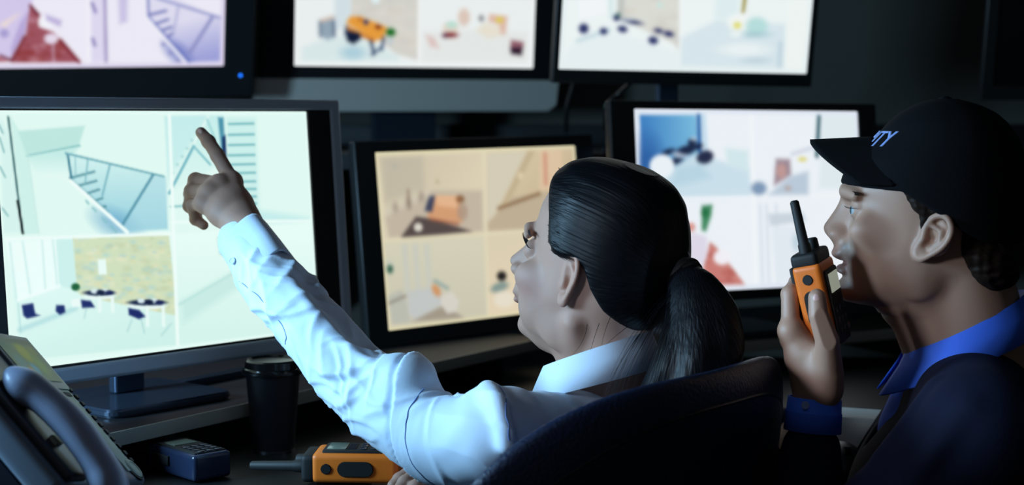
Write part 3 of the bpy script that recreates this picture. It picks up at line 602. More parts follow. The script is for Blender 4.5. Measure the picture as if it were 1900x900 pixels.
# black radio with a keypad, antenna to the left
k0 = A(-.3987, 2.0, DESK_Z + .001)
la = nrm(A(-.076, .08, 0)); wa = A(-la[1], la[0], 0); wa = wa if wa[0] > 0 else -wa
root = thing('two_way_radio', k0 + la*.06 + wa*.03, 'black radio with a blue lit keypad lying beside the desk phone', 'radio')
T = frame(k0, [la, wa, A(0, 0, 1)] if np.cross(la, wa)[2] > 0 else [la, wa, A(0, 0, 1)])
obj('case', MB().box((.06, .029, .018), (.115, .056, .034), .006, T=T, seg=3), M['radio_blue'], root)
obj('antenna', MB().tube([T @ Vector((.115, .018, .018)), T @ Vector((.13, .018, .018)), T @ Vector((.19, .018, .017))], [.008, .006, .0045], 12), M['stand'], root)
obj('knob', MB().tube([T @ Vector((.115, .042, .02)), T @ Vector((.13, .042, .02))], .007, 12), M['stand'], root)
obj('face_plate', MB().box((.056, .029, .0352), (.095, .046, .003), .001, T=T), M['rubber'], root)
for i in range(4):
    for j in range(3): obj('key', MB().box((.014+i*.011, .017+j*.0125, .0375), (.008, .0095, .002), .0006, T=T), M['chrome'], root)
obj('display', MB().box((.078, .029, .0373), (.026, .034, .001), T=T), M['glass'], root)
obj('side_key', MB().box((.078, -.0005, .02), (.036, .003, .012), .001, T=T), M['rubber'], root)

# ------------------------------------------------------------------ desk phone
br = at(277, 892, 1.80); tr = at(44, 622, 1.85)
e = nrm(tr - br); Lp = np.linalg.norm(tr - br); w = A(.09, -1, 0); w = nrm(w - e*(w @ e)); n = np.cross(w, e); n = n if n[2] > 0 else -n
ph = thing('desk_phone', A((br+tr)[0]/2, (br+tr)[1]/2-.09, DESK_Z), 'grey desk phone with handset, colour display and line keys on the left', 'telephone')
# local: x = towards the user's left (w), y = up the face (e), z = out of the face (n); origin at the far lower corner
T = frame(br, [w, e, n]) if np.cross(w, e) @ n > 0 else frame(br, [w, e, n])
WP = .255
def px_(p): return T @ Vector(p)
obj('body', MB().box((WP/2, Lp/2, -.016), (WP, Lp, .032), .010, T=T, seg=4), M['phone'], ph)
obj('display_frame', MB().box((.066, Lp-.048, .001), (.115, .082, .004), .0018, T=T), M['phone'], ph)
dcol = [(70, 110, 80), (110, 130, 60), (60, 100, 100), (130, 120, 70)]
D = Pic([(0, 0), (100, 0), (100, 66), (0, 66)], 60, 40, (74, 104, 84))
D.ell((55, 22), 16, 16, (128, 146, 40), 12).ell((22, 40), 14, 12, (70, 120, 124), 10).ell((74, 40), 12, 16, (96, 134, 70), 10).ell((36, 52), 8, 6, (190, 130, 50), 6).ell((48, 48), 9, 9, (60, 140, 170), 7).ell((84, 18), 10, 8, (100, 120, 60), 8).poly([(0, 0), (100, 0), (100, 8), (0, 8)], (60, 80, 70), 4).ell((10, 10), 12, 8, (40, 80, 70), 8).blur(2)
Td = T @ frame((.066, Lp-.046, .0036), [A(-1, 0, 0), A(0, 0, -1), A(0, 1, 0)])
screen('display', Td, .098, .064, D, .38, ph)
for i in range(4): obj('soft_key', MB().box((.03+i*.024, Lp-.096, .0012), (.019, .006, .003), .001, T=T), M['rubber'], ph)
obj('label_strip', MB().box((.030, Lp*.5-.035, .0006), (.030, Lp*.56, .002), .0005, T=T), M['phone_lab'], ph)
for i in range(11): obj('line_key', MB().box((.0085, .03 + i*.0108, .0014), (.0085, .0058, .0035), .001, T=T), M['rubber'], ph)
obj('navigation_key', MB().lathe([(.0135, 0), (.0135, .002), (.012, .0032), (.009, .0036), (.0085, .0028), (0, .003)], T @ Matrix.Translation((.022, .018, 0)), 28), M['phone_lab'], ph)
obj('navigation_ring', MB().lathe([(.0165, -.001), (.0165, .0012), (.0145, .0014), (.0145, -.001)], T @ Matrix.Translation((.022, .018, 0)), 28), M['rubber'], ph)
for i in range(4):
    for j in range(3): obj('number_key', MB().box((.062+j*.0175, .028+i*.0155, .0015), (.013, .010, .0035), .0012, T=T), M['rubber'], ph)
obj('cradle', MB().box((.216, Lp*.36, .004), (.054, Lp*.68, .012), .005, T=T, seg=3), M['phone_d'], ph)
obj('hook_switch', MB().box((.216, .05, .0115), (.016, .012, .006), .002, T=T), M['phone_lab'], ph)
obj('stand', MB().prism([(tr[0]+.03, DESK_Z+.001), (br[0]-.01, DESK_Z+.001), (br[0]-.04, br[2]-.03), (tr[0]+.02, tr[2]-.07)], frame((0, br[1]-.03, 0), [A(1, 0, 0), A(0, 0, 1), A(0, -1, 0)]), 0, .14, .003), M['phone_d'], ph)
# handset: bowed grip between an ear end and a mouth end, own thing resting on the cradle
hs = thing('telephone_handset', px_((.155, .03, .012)), 'grey handset lying in the cradle of the desk phone', 'handset')
F = Field(A(-.03, -.02, -.004), A(.065, .235, .075), .0016)
path = spline([(.0, .024, .013), (.0, .042, .018), (.0, .07, .022), (.0, .094, .0235), (.0, .118, .022), (.0, .146, .018), (.0, .163, .013)], 6)
for a, b in zip(path[:-1], path[1:]):
    F.add(ell((a+b)/2, (.0185, .0125, .0115), [A(1, 0, 0), nrm(b-a), np.cross([1, 0, 0], nrm(b-a))]), .010)
for y in (.022, .165): F.add(ell(A(0, y, .012), (.0235, .022, .0125)), .012)
V, Q = F.mesh(2); Tn = np.array(T @ Matrix.Translation((.216, -.048, .0105))); V = V @ Tn[:3, :3].T + Tn[:3, 3]
link_mesh('grip', V, Q, M['handset'], hs, sharp=0)
for y in (.022, .165): obj('ear_cap', MB().lathe([(.0175, 0), (.0175, .003), (.0, .003)], T @ Matrix.Translation((.216, y-.048, .0094)), 24), M['phone_d'], hs)

# ------------------------------------------------------------------ things on the desk before the man
bx = at(1593, 856, 2.15); bx[2] = DESK_Z
cb = thing('cardboard_box', bx, 'pale grey box standing on the desk behind the man\'s wrist', 'box')
obj('carton', MB().box((bx[0]-.005, bx[1]+.035, DESK_Z+.0275), (.075, .07, .055), .001, X=[nrm(A(.93, -.36, 0)), nrm(A(.36, .93, 0)), A(0, 0, 1)]), M['white_card'], cb, smooth=False)
obj('lid_flap', MB().box((bx[0]-.005, bx[1]+.035, DESK_Z+.056), (.077, .072, .002), .0005, X=[nrm(A(.93, -.36, 0)), nrm(A(.36, .93, 0)), A(0, 0, 1)]), M['white_card'], cb, smooth=False)
ms = at(1562, 888, 2.06); ms[2] = DESK_Z
F = Field(A(-.05, -.07, -.002), A(.05, .07, .06), .0015); F.add(ell(A(0, 0, .006), (.032, .055, .036)), .004); F.cut(lambda x, y, z: 0.001 - z + 0*x + 0*y, .002)
V, Q = F.mesh(1); m_ = thing('computer_mouse', ms, 'black computer mouse in front of the pale grey box', 'mouse')
link_mesh('shell', V + ms, Q, M['black_plastic'], m_, sharp=0)
obj('scroll_wheel', MB().tube([ms + A(-.004, -.03, .036), ms + A(.004, -.03, .036)], .007, 16), M['rubber'], m_)
# ------------------------------------------------------------------ office chairs
def office_chair(pos, face, top_z, label, width=.25, up=.24, lean=.22, wrap=.9, pw=2.9):
    """pos = middle of the seat on the floor, face = direction the sitter looks"""
    f = nrm(A(face[0], face[1], 0)); lat = A(f[1], -f[0], 0); z = A(0, 0, 1); P = A(pos[0], pos[1], 0)
    root = thing('office_chair', P, label, 'chair', None); X = [lat, f, z]; T = frame(P, X)
    zc = top_z - up; bc = -.235
    F = Field(A(-width-.03, bc-.14, zc-up-.03), A(width+.03, bc+.16, zc+up+.03), .0042)
    def back(x, y, zz):
        d = y - bc - wrap * x * x + lean * (zz - zc)
        g = (np.abs(x / width) ** pw + np.abs((zz - zc) / up) ** 2.5 + np.abs(d / .038) ** 2.2)
        return (g ** (1 / 2.5) - 1) * .034
    F.add((back, A(-width-.02, bc-.12, zc-up-.02), A(width+.02, bc+.14, zc+up+.02)), .004)
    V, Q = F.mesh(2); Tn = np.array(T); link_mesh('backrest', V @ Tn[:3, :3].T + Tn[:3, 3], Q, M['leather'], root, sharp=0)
    pts = []
    for i in range(41):
        a = -1 + 2*i/40; x = a*width*.93; zz = zc + up*.86*(1-abs(a)**2.9*.55); q = 1 - (abs(x/width)**2.9 + abs((zz-zc)/up)**2.5); dd = .038*max(.0, q)**(1/2.2)
        pts.append(T @ Vector((x, bc + wrap*x*x - lean*(zz-zc) - dd - .0005, zz)))
    obj('piping', MB().tube(pts, .0022, 8), M['seam'], root)
    F = Field(A(-.28, -.28, .36), A(.28, .3, .48), .006); F.add((lambda x, y, zz: ((np.abs(x/.25)**4 + np.abs((y-.01)/.245)**4 + np.abs((zz-.425)/.045)**2.4) ** (1/2.4) - 1) * .04, A(-.26, -.26, .37), A(.26, .27, .48)), .004)
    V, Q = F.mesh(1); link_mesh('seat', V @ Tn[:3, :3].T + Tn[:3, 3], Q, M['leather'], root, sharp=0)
    obj('back_bracket', MB().tube(spline([T @ Vector((0, -.05, .375)), T @ Vector((0, -.22, .37)), T @ Vector((0, bc-.03, .48)), T @ Vector((0, bc+.0, zc-.06))], 6), .018, 10, flat=2.2), M['black_plastic'], root)
    obj('gas_lift', MB().tube([T @ Vector((0, 0, .09)), T @ Vector((0, 0, .24)), T @ Vector((0, 0, .245)), T @ Vector((0, 0, .385))], [.028, .028, .016, .016], 18), M['stand'], root)
    for k in range(5):
        a = R(72*k + 15); d = A(math.cos(a), math.sin(a), 0)
        lg = obj('base_leg', MB().tube([T @ Vector((*(d*.02)[:2], .10)), T @ Vector((*(d*.27)[:2], .075))], [.026, .017], 10), M['black_plastic'], root)
        c = d*.27; p = A(-d[1], d[0], 0)
        obj('caster', MB().tube([T @ Vector((c[0]-p[0]*.022, c[1]-p[1]*.022, .028)), T @ Vector((c[0]+p[0]*.022, c[1]+p[1]*.022, .028))], .0275, 18), M['rubber'], lg)
    return root
FW = nrm(A(-.79, .61, 0)); LW = A(-FW[1], FW[0], 0)          # woman's facing and left
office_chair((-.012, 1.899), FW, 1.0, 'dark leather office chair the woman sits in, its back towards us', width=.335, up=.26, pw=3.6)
FM = nrm(A(-.55, .83, 0)); LM = A(-FM[1], FM[0], 0)
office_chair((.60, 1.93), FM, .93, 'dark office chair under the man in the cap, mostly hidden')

# ------------------------------------------------------------------ heads
def tabf(tab, k):
    t = np.array(sorted(tab)); u = np.linspace(t[0, 0], t[-1, 0], 400); o = []
    ker = np.exp(-np.linspace(-2, 2, 2*k+1) ** 2); ker /= ker.sum()
    for c in (1, 2, 3):
        y = np.interp(u, t[:, 0], t[:, c]); yp = np.pad(y, k, 'reflect', reflect_type='odd'); o.append(np.convolve(yp, ker, 'valid'))
    return u, o
def loft(tab, grow=0., p=2.3, taper=.2, k=14, jaw=0.):
    u, (fr, bk, w) = tabf(tab, k); u0, u1 = u[0] - grow*.6, u[-1] + grow
    def fn(x, y, z):
        zz = np.interp(z, [u0, (u0+u1)/2, u1], [u[0], (u[0]+u[-1])/2, u[-1]]) if grow else z
        F_ = np.interp(zz, u, fr) + grow; B_ = np.interp(zz, u, bk) - grow; W_ = np.maximum(np.interp(zz, u, w), .002) + grow
        fc = (F_ + B_) / 2; e = np.maximum((F_ - B_) / 2, .004); t = (x - fc) / e
        W2 = W_ * (1 - taper * np.clip(t, 0, 1.2) ** 2) * (1 + .05*np.clip(-t, 0, 1) * (1 - np.clip(-t, 0, 1)))
        g = ((np.abs(y) / W2) ** p + np.abs(t) ** p + 1e-9) ** (1 / p); d = (g - 1) * np.minimum(W2, e) * .9
        return np.maximum(d, np.maximum(z - u1, u0 - z))
    return fn, A(-.14, -.1, u0), A(.14, .1, u1)
def ear(F, c, side, pts, tilt=25, anti=None, thick=.0036, lobe=None):
    """c = canal on the head's side; pts in (back, up)"""
    ct, st = math.cos(R(tilt)), math.sin(R(tilt)); bd = A(-ct, side*st, 0); od = A(st, side*ct, 0); ud = A(0, 0, 1)
    P = lambda b, u, o: np.asarray(c) + bd*b + ud*u + od*o
    pp = np.array(pts); m = (pp.max(0) + pp.min(0)) / 2; s = (pp.max(0) - pp.min(0)) / 2
    F.add(ell(P(m[0]+.0005, m[1]+.001, .001), (s[0]*.93, s[1]*.93, .0042), [bd, ud, od]), .005)
    F.sub(ell(P(m[0]-s[0]*.10, m[1]-s[1]*.15, .0075), (s[0]*.56, s[1]*.42, .0085), [bd, ud, od]), .004)
    F.sub(ell(P(m[0]+s[0]*.05, m[1]+s[1]*.45, .0065), (s[0]*.5, s[1]*.34, .0045), [bd, ud, od]), .004)
    hp = spline([A(b, u, 0) for b, u in pts], 5); n = len(hp)
    F.add(chain([P(q[0], q[1], .004 + .002*math.sin(math.pi*i/n)) for i, q in enumerate(hp)], [thick*(1 - .25*i/n) for i in range(n)]), .003)
    if anti: F.add(chain([P(b, u, .0042) for b, u in anti], .0027), .004)
    F.add(ell(P(m[0]-s[0]*.78, m[1]-s[1]*.35, .003), (.0042, .0055, .005), [bd, ud, od]), .005)
    lb = lobe or (m[0]-s[0]*.35, m[1]-s[1]*.78)
    F.add(ell(P(lb[0], lb[1], .0032), (.0075, .0075, .0038), [bd, ud, od]), .005)
def to_world(V, T):
    Tn = np.array(T); return V @ Tn[:3, :3].T + Tn[:3, 3]
def inv(T, p): return np.array(T.inverted() @ Vector([float(t) for t in p]))
def tint_skin(m):
    nt = m.node_tree; b = nt.nodes['Principled BSDF']; a = nt.nodes.new('ShaderNodeAttribute'); a.attribute_name = 'tint'
    mx = nt.nodes.new('ShaderNodeMixRGB'); mx.blend_type = 'MULTIPLY'; mx.inputs[0].default_value = 1
    mx.inputs[1].default_value = b.inputs['Base Color'].default_value; nt.links.new(a.outputs['Color'], mx.inputs[2]); nt.links.new(mx.outputs[0], b.inputs['Base Color'])
tint_skin(M['skin_f']); tint_skin(M['skin_m'])
def set_tint(o, col):
    a = o.data.color_attributes.new('tint', 'FLOAT_COLOR', 'POINT'); a.data.foreach_set('color', np.concatenate([col, np.ones((len(col), 1))], 1).astype(np.float32).ravel())
def hair_material(name, col, rough=.42, sc=(7, 230, 230)):
    m = mat(name, col, rough, spec=.17); nt = m.node_tree; b = nt.nodes['Principled BSDF']; a = nt.nodes.new('ShaderNodeAttribute'); a.attribute_name = 'flow'
    mp = nt.nodes.new('ShaderNodeMapping'); mp.inputs['Scale'].default_value = sc; nt.links.new(a.outputs['Vector'], mp.inputs[0])
    nz = nt.nodes.new('ShaderNodeTexNoise'); nz.inputs['Scale'].default_value = 1; nz.inputs['Detail'].default_value = 5; nt.links.new(mp.outputs[0], nz.inputs['Vector'])
    bp = nt.nodes.new('ShaderNodeBump'); bp.inputs['Strength'].default_value = .55; bp.inputs['Distance'].default_value = .003; nt.links.new(nz.outputs['Fac'], bp.inputs['Height']); nt.links.new(bp.outputs[0], b.inputs['Normal'])
    mx = nt.nodes.new('ShaderNodeMixRGB'); mx.inputs[1].default_value = tuple(c*.5 for c in col[:3]) + (1,); mx.inputs[2].default_value = tuple(c*1.8 for c in col[:3]) + (1,); nt.links.new(nz.outputs['Fac'], mx.inputs[0]); nt.links.new(mx.outputs[0], b.inputs['Base Color'])
    return m
HAIR_F = hair_material('hair_f', L(9, 9, 13)); HAIR_M = hair_material('hair_m', L(30, 21, 16), .5, (60, 200, 60))
def set_flow(o, V):
    a = o.data.attributes.new('flow', 'FLOAT_VECTOR', 'POINT'); a.data.foreach_set('vector', np.asarray(V, np.float32).ravel())
def eyeball(parent, T, c, r, look=(1, 0, 0)):
    c = A(*c); d = nrm(look); up = A(0, 0, 1); y = nrm(np.cross(up, d)); X = [d, y, np.cross(d, y)]
    Tl = T @ frame(c, X)
    mb = MB(); prof = [(math.sin(a)*r, math.cos(a)*r) for a in np.linspace(0.02, math.pi-.02, 18)]
    Tz = Tl @ frame((0, 0, 0), [A(0, 1, 0), A(0, 0, 1), A(1, 0, 0)])
    e = obj('eye', mb.lathe(prof, Tz, 24), M['eye'], parent)
    obj('iris', MB().lathe([(.0058, r*.872), (.0056, r*.90), (.003, r*1.0), (0, r*1.02)], Tz, 20), M['iris'], e)
    obj('pupil', MB().lathe([(.0027, r*.985), (.0026, r*1.022), (0, r*1.035)], Tz, 16), M['pupil'], e)
def hairs(name, parent, T, roots, tips, bend, r, m, n=4):
    mb = MB()
    for a, b, c in zip(roots, tips, bend):
        P = [a*(1-t)**2 + 2*c*t*(1-t) + b*t*t for t in np.linspace(0, 1, n+1)]
        mb.tube([T @ Vector(p) for p in P], [r*(1 - .75*t) for t in np.linspace(0, 1, n+1)], 5)
    return obj(name, mb, m, parent)
def hand(F, wrist, mcps, fingers, fr, thumb, tr, fore, wr=.021, wr2=None, k=.010, palm=None, thick=.0115):
    F.add(chain([fore[0], wrist], [fore[1], wr]), .012)
    for m in mcps: F.add(cone(wrist, m, wr*.82, thick), k)
    for a, b in zip(mcps[:-1], mcps[1:]):
        F.add(cone(a, b, thick, thick*.95), .008)
        for t in (.33, .66): F.add(cone(wrist*(1-t) + a*t, wrist*(1-t) + b*t, thick*1.15, thick*1.15), k)
    for m, p, r in zip(mcps, fingers, fr):
        F.add(ell(m, (thick*1.08,)*3), .006); c = [m] + list(p); rs = [r*1.12, r*1.03, r*.95, r*.82][:len(c)]
        F.add(chain(c, rs), .0045)
        for q in c[1:-1]: F.add(ell(q, (r*1.06,)*3), .003)
    F.add(chain([wrist*.6 + thumb[0]*.4] + list(thumb), [wr*.8] + tr), .010)
    if palm:
        for p, r in palm: F.add(ell(p, (r,)*3), .014)
def nails(parent, tips, m):
    for c, d, up in tips:
        d = nrm(d); up = nrm(A(*up) - d*(A(*up) @ d)); obj('fingernail', MB().sphere(A(*c), (.0058, .0042, .0016), [d, np.cross(up, d), up], 12, 8), m, parent)
NAIL = mat('nail', L(214, 170, 160), .25)

# ================================================================== the woman
WE = at(1053, 525, 1.905)                                   # her left ear
YAW, UPT, SCW = R(31), R(21), 1.03
fa = A(-math.cos(YAW), math.sin(YAW), 0); la_ = A(-fa[1], fa[0], 0)
fx = fa*math.cos(UPT) + A(0, 0, 1)*math.sin(UPT); ux = np.cross(fx, la_)
TW = frame(WE - la_*.071*SCW, [fx, la_, ux]) @ Matrix.Scale(SCW, 4)
TABW = [(.134, .004, -.020, .012), (.128, .042, -.044, .034), (.112, .070, -.064, .053), (.087, .088, -.077, .066), (.06, .094, -.086, .0715), (.035, .093, -.091, .073), (.022, .0895, -.092, .0725), (.008, .085, -.091, .071),
        (-.01, .085, -.088, .069), (-.03, .087, -.078, .066), (-.048, .085, -.064, .060), (-.064, .080, -.050, .054), (-.08, .075, -.036, .047), (-.092, .068, -.02, .036), (-.102, .057, .000, .026), (-.109, .042, .02, .012)]
NECKB = at(1124, 720, 1.955)
F = Field(A(-.125, -.098, -.235), A(.135, .098, .14), .00142)
F.add(loft(TABW, taper=.2, p=2.2), .004)
for s in (1, -1):
    F.add(ell(A(.058, s*.048, -.022), (.022, .013, .018)), .014)            # cheekbone
    F.add(ell(A(.040, s*.039, -.052), (.024, .016, .024)), .018)            # cheek
    F.add(ell(A(-.002, s*.050, -.066), (.022, .010, .020)), .016)           # jaw angle
    F.sub(ell(A(.096, s*.033, .006), (.020, .019, .0125)), .012)
    F.add(ell(A(.0735, s*.0325, .006), (.0128, .0135, .0128)), .004)
    F.sub(ell(A(.0885, s*.034, .0065), (.010, .0115, .0048)), .002)
    F.add(chain([A(.093, s*.010, .024), A(.0925, s*.028, .027), A(.082, s*.046, .023)], [.005, .006, .004]), .010)
F.add(chain([A(.087, 0, .014), A(.099, 0, -.008), A(.109, 0, -.026)], [.006, .0062, .0075]), .010)
F.add(cone(A(.084, 0, .004), A(.092, 0, -.030), .008, .012), .010)
for s in (1, -1):
    F.add(ell(A(.097, s*.0115, -.032), (.010, .006, .0072)), .005); F.sub(ell(A(.103, s*.006, -.0385), (.004, .003, .003)), .002)
F.add(ell(A(.083, 0, -.05), (.011, .022, .014)), .012)
F.add(ell(A(.0885, 0, -.0575), (.0062, .019, .0045)), .004); F.add(ell(A(.0850, 0, -.0665), (.0062, .017, .005)), .004)
F.sub(chain([A(.090, -.019, -.0615), A(.0960, 0, -.062), A(.090, .019, -.0615)], .0011), .002)
F.add(ell(A(.060, 0, -.092), (.015, .020, .012)), .012)
EARW0 = [(-.001, .004), (.001, .016), (.006, .026), (.014, .0305), (.021, .027), (.0245, .016), (.0225, .004), (.017, -.007), (.011, -.016), (.005, -.024), (-.001, -.024), (-.004, -.016)]
rot = lambda P, a: [(b*math.cos(a) - u*math.sin(a), b*math.sin(a) + u*math.cos(a)) for b, u in P]
EARW = rot(EARW0, R(17))
for s in (1, -1): ear(F, A(.002, s*.068, 0), s, EARW, 28, rot([(.010, .020), (.016, .012), (.016, .002), (.011, -.009)], R(17)), lobe=rot([(.003, -.0215)], R(17))[0])
nb = inv(TW, NECKB)
F.add(cone(A(-.026, 0, -.035), nb + A(-.010, 0, 0), .050, .054), .018); F.add(cone(A(-.006, 0, -.07), nb + A(.008, 0, 0), .036, .048), .018)
F.add(chain([A(-.018, .058, -.045), nb + A(.03, .018, .01)], [.011, .009]), .014)       # neck tendon
V, Q = F.mesh(1); headV = V.copy(); HV, HQ = to_world(V, TW), Q
wroot = thing('person', (.08, 1.95, 0), 'woman in a pale blue shirt with a dark ponytail, left arm raised to point', 'person')
# left hand, pointing at the picture
wr_ = at(465, 436, 2.075)
mc = [at(431, 337, 2.135), at(407, 343, 2.125), at(390, 357, 2.117), at(379, 377, 2.112)]
fi = [[at(404, 289, 2.155), at(387, 263, 2.170), at(373, 246, 2.180)], [at(363, 334, 2.150), at(354, 360, 2.170), at(366, 380, 2.165)],
      [at(355, 354, 2.140), at(352, 382, 2.160), at(365, 397, 2.150)], [at(357, 381, 2.128), at(363, 407, 2.145), at(378, 418, 2.138)]]
lo_ = np.min([wr_] + mc + sum(fi, []), 0) - .05; hi_ = np.max([wr_] + mc + sum(fi, []), 0) + .05
F = Field(lo_, hi_ + A(.03, 0, 0), .00135)
hand(F, wr_, mc, fi, [.0092, .0095, .009, .0078], [at(452, 385, 2.120), at(432, 366, 2.150), at(408, 362, 2.165)], [.015, .0115, .0092], (at(500, 512, 2.05), .026), .0225, palm=[(at(420, 395, 2.110), .017)])
V2, Q2 = F.mesh(1)
nail_f = [(at(371, 244, 2.173), at(373, 246, 2.18) - at(387, 263, 2.17), (-.6, -.5, .4))]
# right hand resting on the desk edge
w2 = A(-.035, 2.045, .842); m2 = [A(-.092, 1.995, .838), A(-.082, 1.978, .840), A(-.070, 1.964, .838), A(-.058, 1.955, .833)]
f2 = [[A(-.124, 1.972, .832), A(-.138, 1.958, .824), A(-.146, 1.95, .8185)], [A(-.116, 1.950, .834), A(-.130, 1.932, .826), A(-.138, 1.922, .819)], [A(-.102, 1.936, .832), A(-.116, 1.92, .824), A(-.122, 1.912, .818)], [A(-.083, 1.93, .829), A(-.094, 1.917, .822), A(-.099, 1.91, .817)]]
F = Field(np.min([w2] + m2 + sum(f2, []), 0) - .04, np.max([w2] + m2 + sum(f2, []), 0) + .05, .0018)
hand(F, w2, m2, f2, [.0088, .009, .0086, .0076], [A(-.068, 2.028, .832), A(-.098, 2.022, .828), A(-.118, 2.008, .822)], [.014, .011, .009], (A(.04, 2.07, .80), .028), .022)
V3, Q3 = F.mesh(1)
# trunk and limbs under the clothes
SLW, SRW = at(922, 812, 1.79), A(.215, 2.06, .905)
ELB, ERB = at(668, 705, 1.945), A(.205, 2.13, .70)
CW = A(.104, 1.925, .80); latW = -LW
F = Field(A(-.45, 1.55, .03), A(.45, 2.55, 1.05), .009)
F.add(ell(CW, (.145, .085, .13), [latW, FW, A(0, 0, 1)]), .03); F.add(ell(A(.115, 1.915, .66), (.12, .08, .17), [latW, FW, A(0, 0, 1)]), .04); F.add(ell(A(.12, 1.91, .51), (.15, .10, .08), [latW, FW, A(0, 0, 1)]), .04)
F.add(cone(NECKB - A(0, 0, .06), SLW, .042, .04), .03); F.add(cone(NECKB - A(0, 0, .06), SRW, .042, .04), .03); F.add(cone(NECKB, NECKB + A(0, 0, .03), .05, .048), .02)
F.add(chain([SLW, at(830, 815, 1.84), at(735, 766, 1.895), at(655, 694, 1.95), at(575, 603, 2.0), at(492, 506, 2.05), wr_], [.038, .034, .030, .027, .024, .020, .018]), .02); F.add(chain([SRW, ERB, w2], [.040, .032, .021]), .02)
def legs(hip, f, lat, kn=.42, spread=.09, hz=.5, foot=.17):
    o = []
    for s in (-1, 1):
        h = A(hip[0], hip[1], hz) + lat*s*spread; k_ = h + f*kn + lat*s*.02; k_[2] = hz + .02; a = k_ + f*.04; a[2] = .10; t = a + f*foot; t[2] = .04; o.append((h, k_, a, t))
    return o
LGW = legs((.12, 1.91), FW, latW)
for h, k_, a, t in LGW: F.add(chain([h, k_, a], [.07, .05, .036]), .03); F.add(chain([a, t], [.034, .026]), .02)
V4, Q4 = F.mesh(2)
def join(parts):
    vs, qs, n = [], [], 0
    for v, q in parts: vs.append(v); qs.append(q + n); n += len(v)
    return np.concatenate(vs), np.concatenate(qs)
BV, BQ = join([(HV, HQ), (V2, Q2), (V3, Q3), (V4, Q4)])
body = link_mesh('body', BV, BQ, M['skin_f'], wroot, sharp=0)
tn = np.ones((len(BV), 3)); h = headV
lip = np.clip(1.3 - np.sqrt(((h[:, 2] + .0622) / .0085) ** 2 + (h[:, 1] / .021) ** 2), 0, 1) * (h[:, 0] > .082)
blush = np.clip(1 - np.sqrt(((h[:, 0] - .05) / .03) ** 2 + ((h[:, 2] + .03) / .026) ** 2), 0, 1) * (np.abs(h[:, 1]) > .03)
tn[:len(h)] -= lip[:, None] * A(.2, .5, .45) * .9 + blush[:, None] * A(.03, .16, .13)
set_tint(body, np.clip(tn, 0, 1))
for s in (1, -1): eyeball(wroot, TW, (.0728, s*.0325, .006), .0121, (1, s*.05, .12))
rt, tp, bd = [], [], []
for s in (1, -1):
    for i in range(16):
        t = i/15; a = A(.0858 - .013*t*t, s*(.024 + .021*t), .0095 + .0012*math.sin(math.pi*t)); rt.append(a); d = A(.9 - .5*t, s*(.05 + .85*t), .25); tp.append(a + nrm(d)*.0115 + A(0, 0, .0065)); bd.append(a + nrm(d)*.008 - A(0, 0, .001))
hairs('eyelashes', wroot, TW, rt, tp, bd, .00045, M['rubber'])
rt, tp, bd = [], [], []
for s in (1, -1):
    for i in range(60):
        t = i/59; j = random.uniform(-.0022, .0022); a = A(.0965 - .0015*t - .0175*t*t, s*(.011 + .040*t), .0235 + .009*t*(1-.55*t) + j*(1 - .6*t)); rt.append(a); tp.append(a + A(-.003 - .004*t, s*.0065, .0028 - .004*t)); bd.append((rt[-1] + tp[-1]) / 2 + A(.0014, 0, 0))
hairs('eyebrow', wroot, TW, rt, tp, bd, .0007, M['rubber'])
# hair: smooth cap drawn back into a tie
F = Field(A(-.16, -.1, -.14), A(.12, .1, .16), .0016)
F.add(loft(TABW, grow=.008, taper=.12, p=2.15), .004)
HP = [(.079, .150), (.091, .104), (.074, .084), (.055, .062), (.047, .046), (.041, .034), (.030, .0265), (.016, .027), (.002, .032), (-.016, .026), (-.030, .006), (-.050, -.014), (-.078, -.030), (-.12, -.042), (-.2, .0), (-.2, .2), (.0, .2)]
F.cut(lambda x, y, z: poly_sd((x + 0*z, z + 0*x), HP) + 0*y, .006)
def skin_l(f, u):
    uu, (fr, bk, w) = tabf(TABW, 14); F_, B_, W_ = np.interp(u, uu, fr), np.interp(u, uu, bk), np.interp(u, uu, w); fc, e = (F_+B_)/2, (F_-B_)/2; t = (f-fc)/e
    return W_ * (1 - .2*np.clip(t, 0, 1.2)**2) * max(0., 1 - min(1., abs(t))**2.2) ** (1/2.2)
rt, tp, bd = [], [], []
HLN = [(.0905, .104), (.074, .084), (.055, .062), (.047, .046), (.041, .034), (.030, .0265), (.016, .027)]
for s in (1, -1):
    for i in range(170):
        q = random.random()*(len(HLN)-1); k_ = int(q); f_ = HLN[k_][0] + (HLN[k_+1][0]-HLN[k_][0])*(q-k_); u_ = HLN[k_][1] + (HLN[k_+1][1]-HLN[k_][1])*(q-k_)
        f0 = f_ + random.uniform(.0, .0055); u0 = u_ - random.uniform(0, .003); g = random.uniform(.012, .022); f1, u1 = f_ - g, u_ + random.uniform(-.001, .006)
        a = A(f0, s*skin_l(f0, u0), u0); b = A(f1, s*(skin_l(f1, u1) + .0095), u1); rt.append(a); tp.append(b); bd.append((a+b)/2 + A(.002, s*.004, .001))
hairline = (rt, tp, bd)
TIE = inv(TW, at(1260, 510, 1.91))
F.add(cone(TIE*.7 + A(-.015, 0, .012), TIE, .042, .014), .03)
V, Q = F.mesh(2)
hr = link_mesh('hair', to_world(V, TW), Q, HAIR_F, wroot, sharp=0)
vd = V - TIE; set_flow(hr, np.stack([np.linalg.norm(vd, axis=1), np.arctan2(vd[:, 1], vd[:, 2])*.09, V[:, 1]*.6], 1))
o_ = hairs('hairline_strands', hr, TW, *hairline, .0004, HAIR_F, 4)
tie_w = np.array(TW @ Vector(TIE))
ax_ = nrm(at(1292, 530, 1.90) - at(1262, 512, 1.92))
tb = MB(); u_ = nrm(np.cross(ax_, [0, 0, 1.])); v_ = np.cross(ax_, u_); tc_ = at(1271, 514, 1.90)
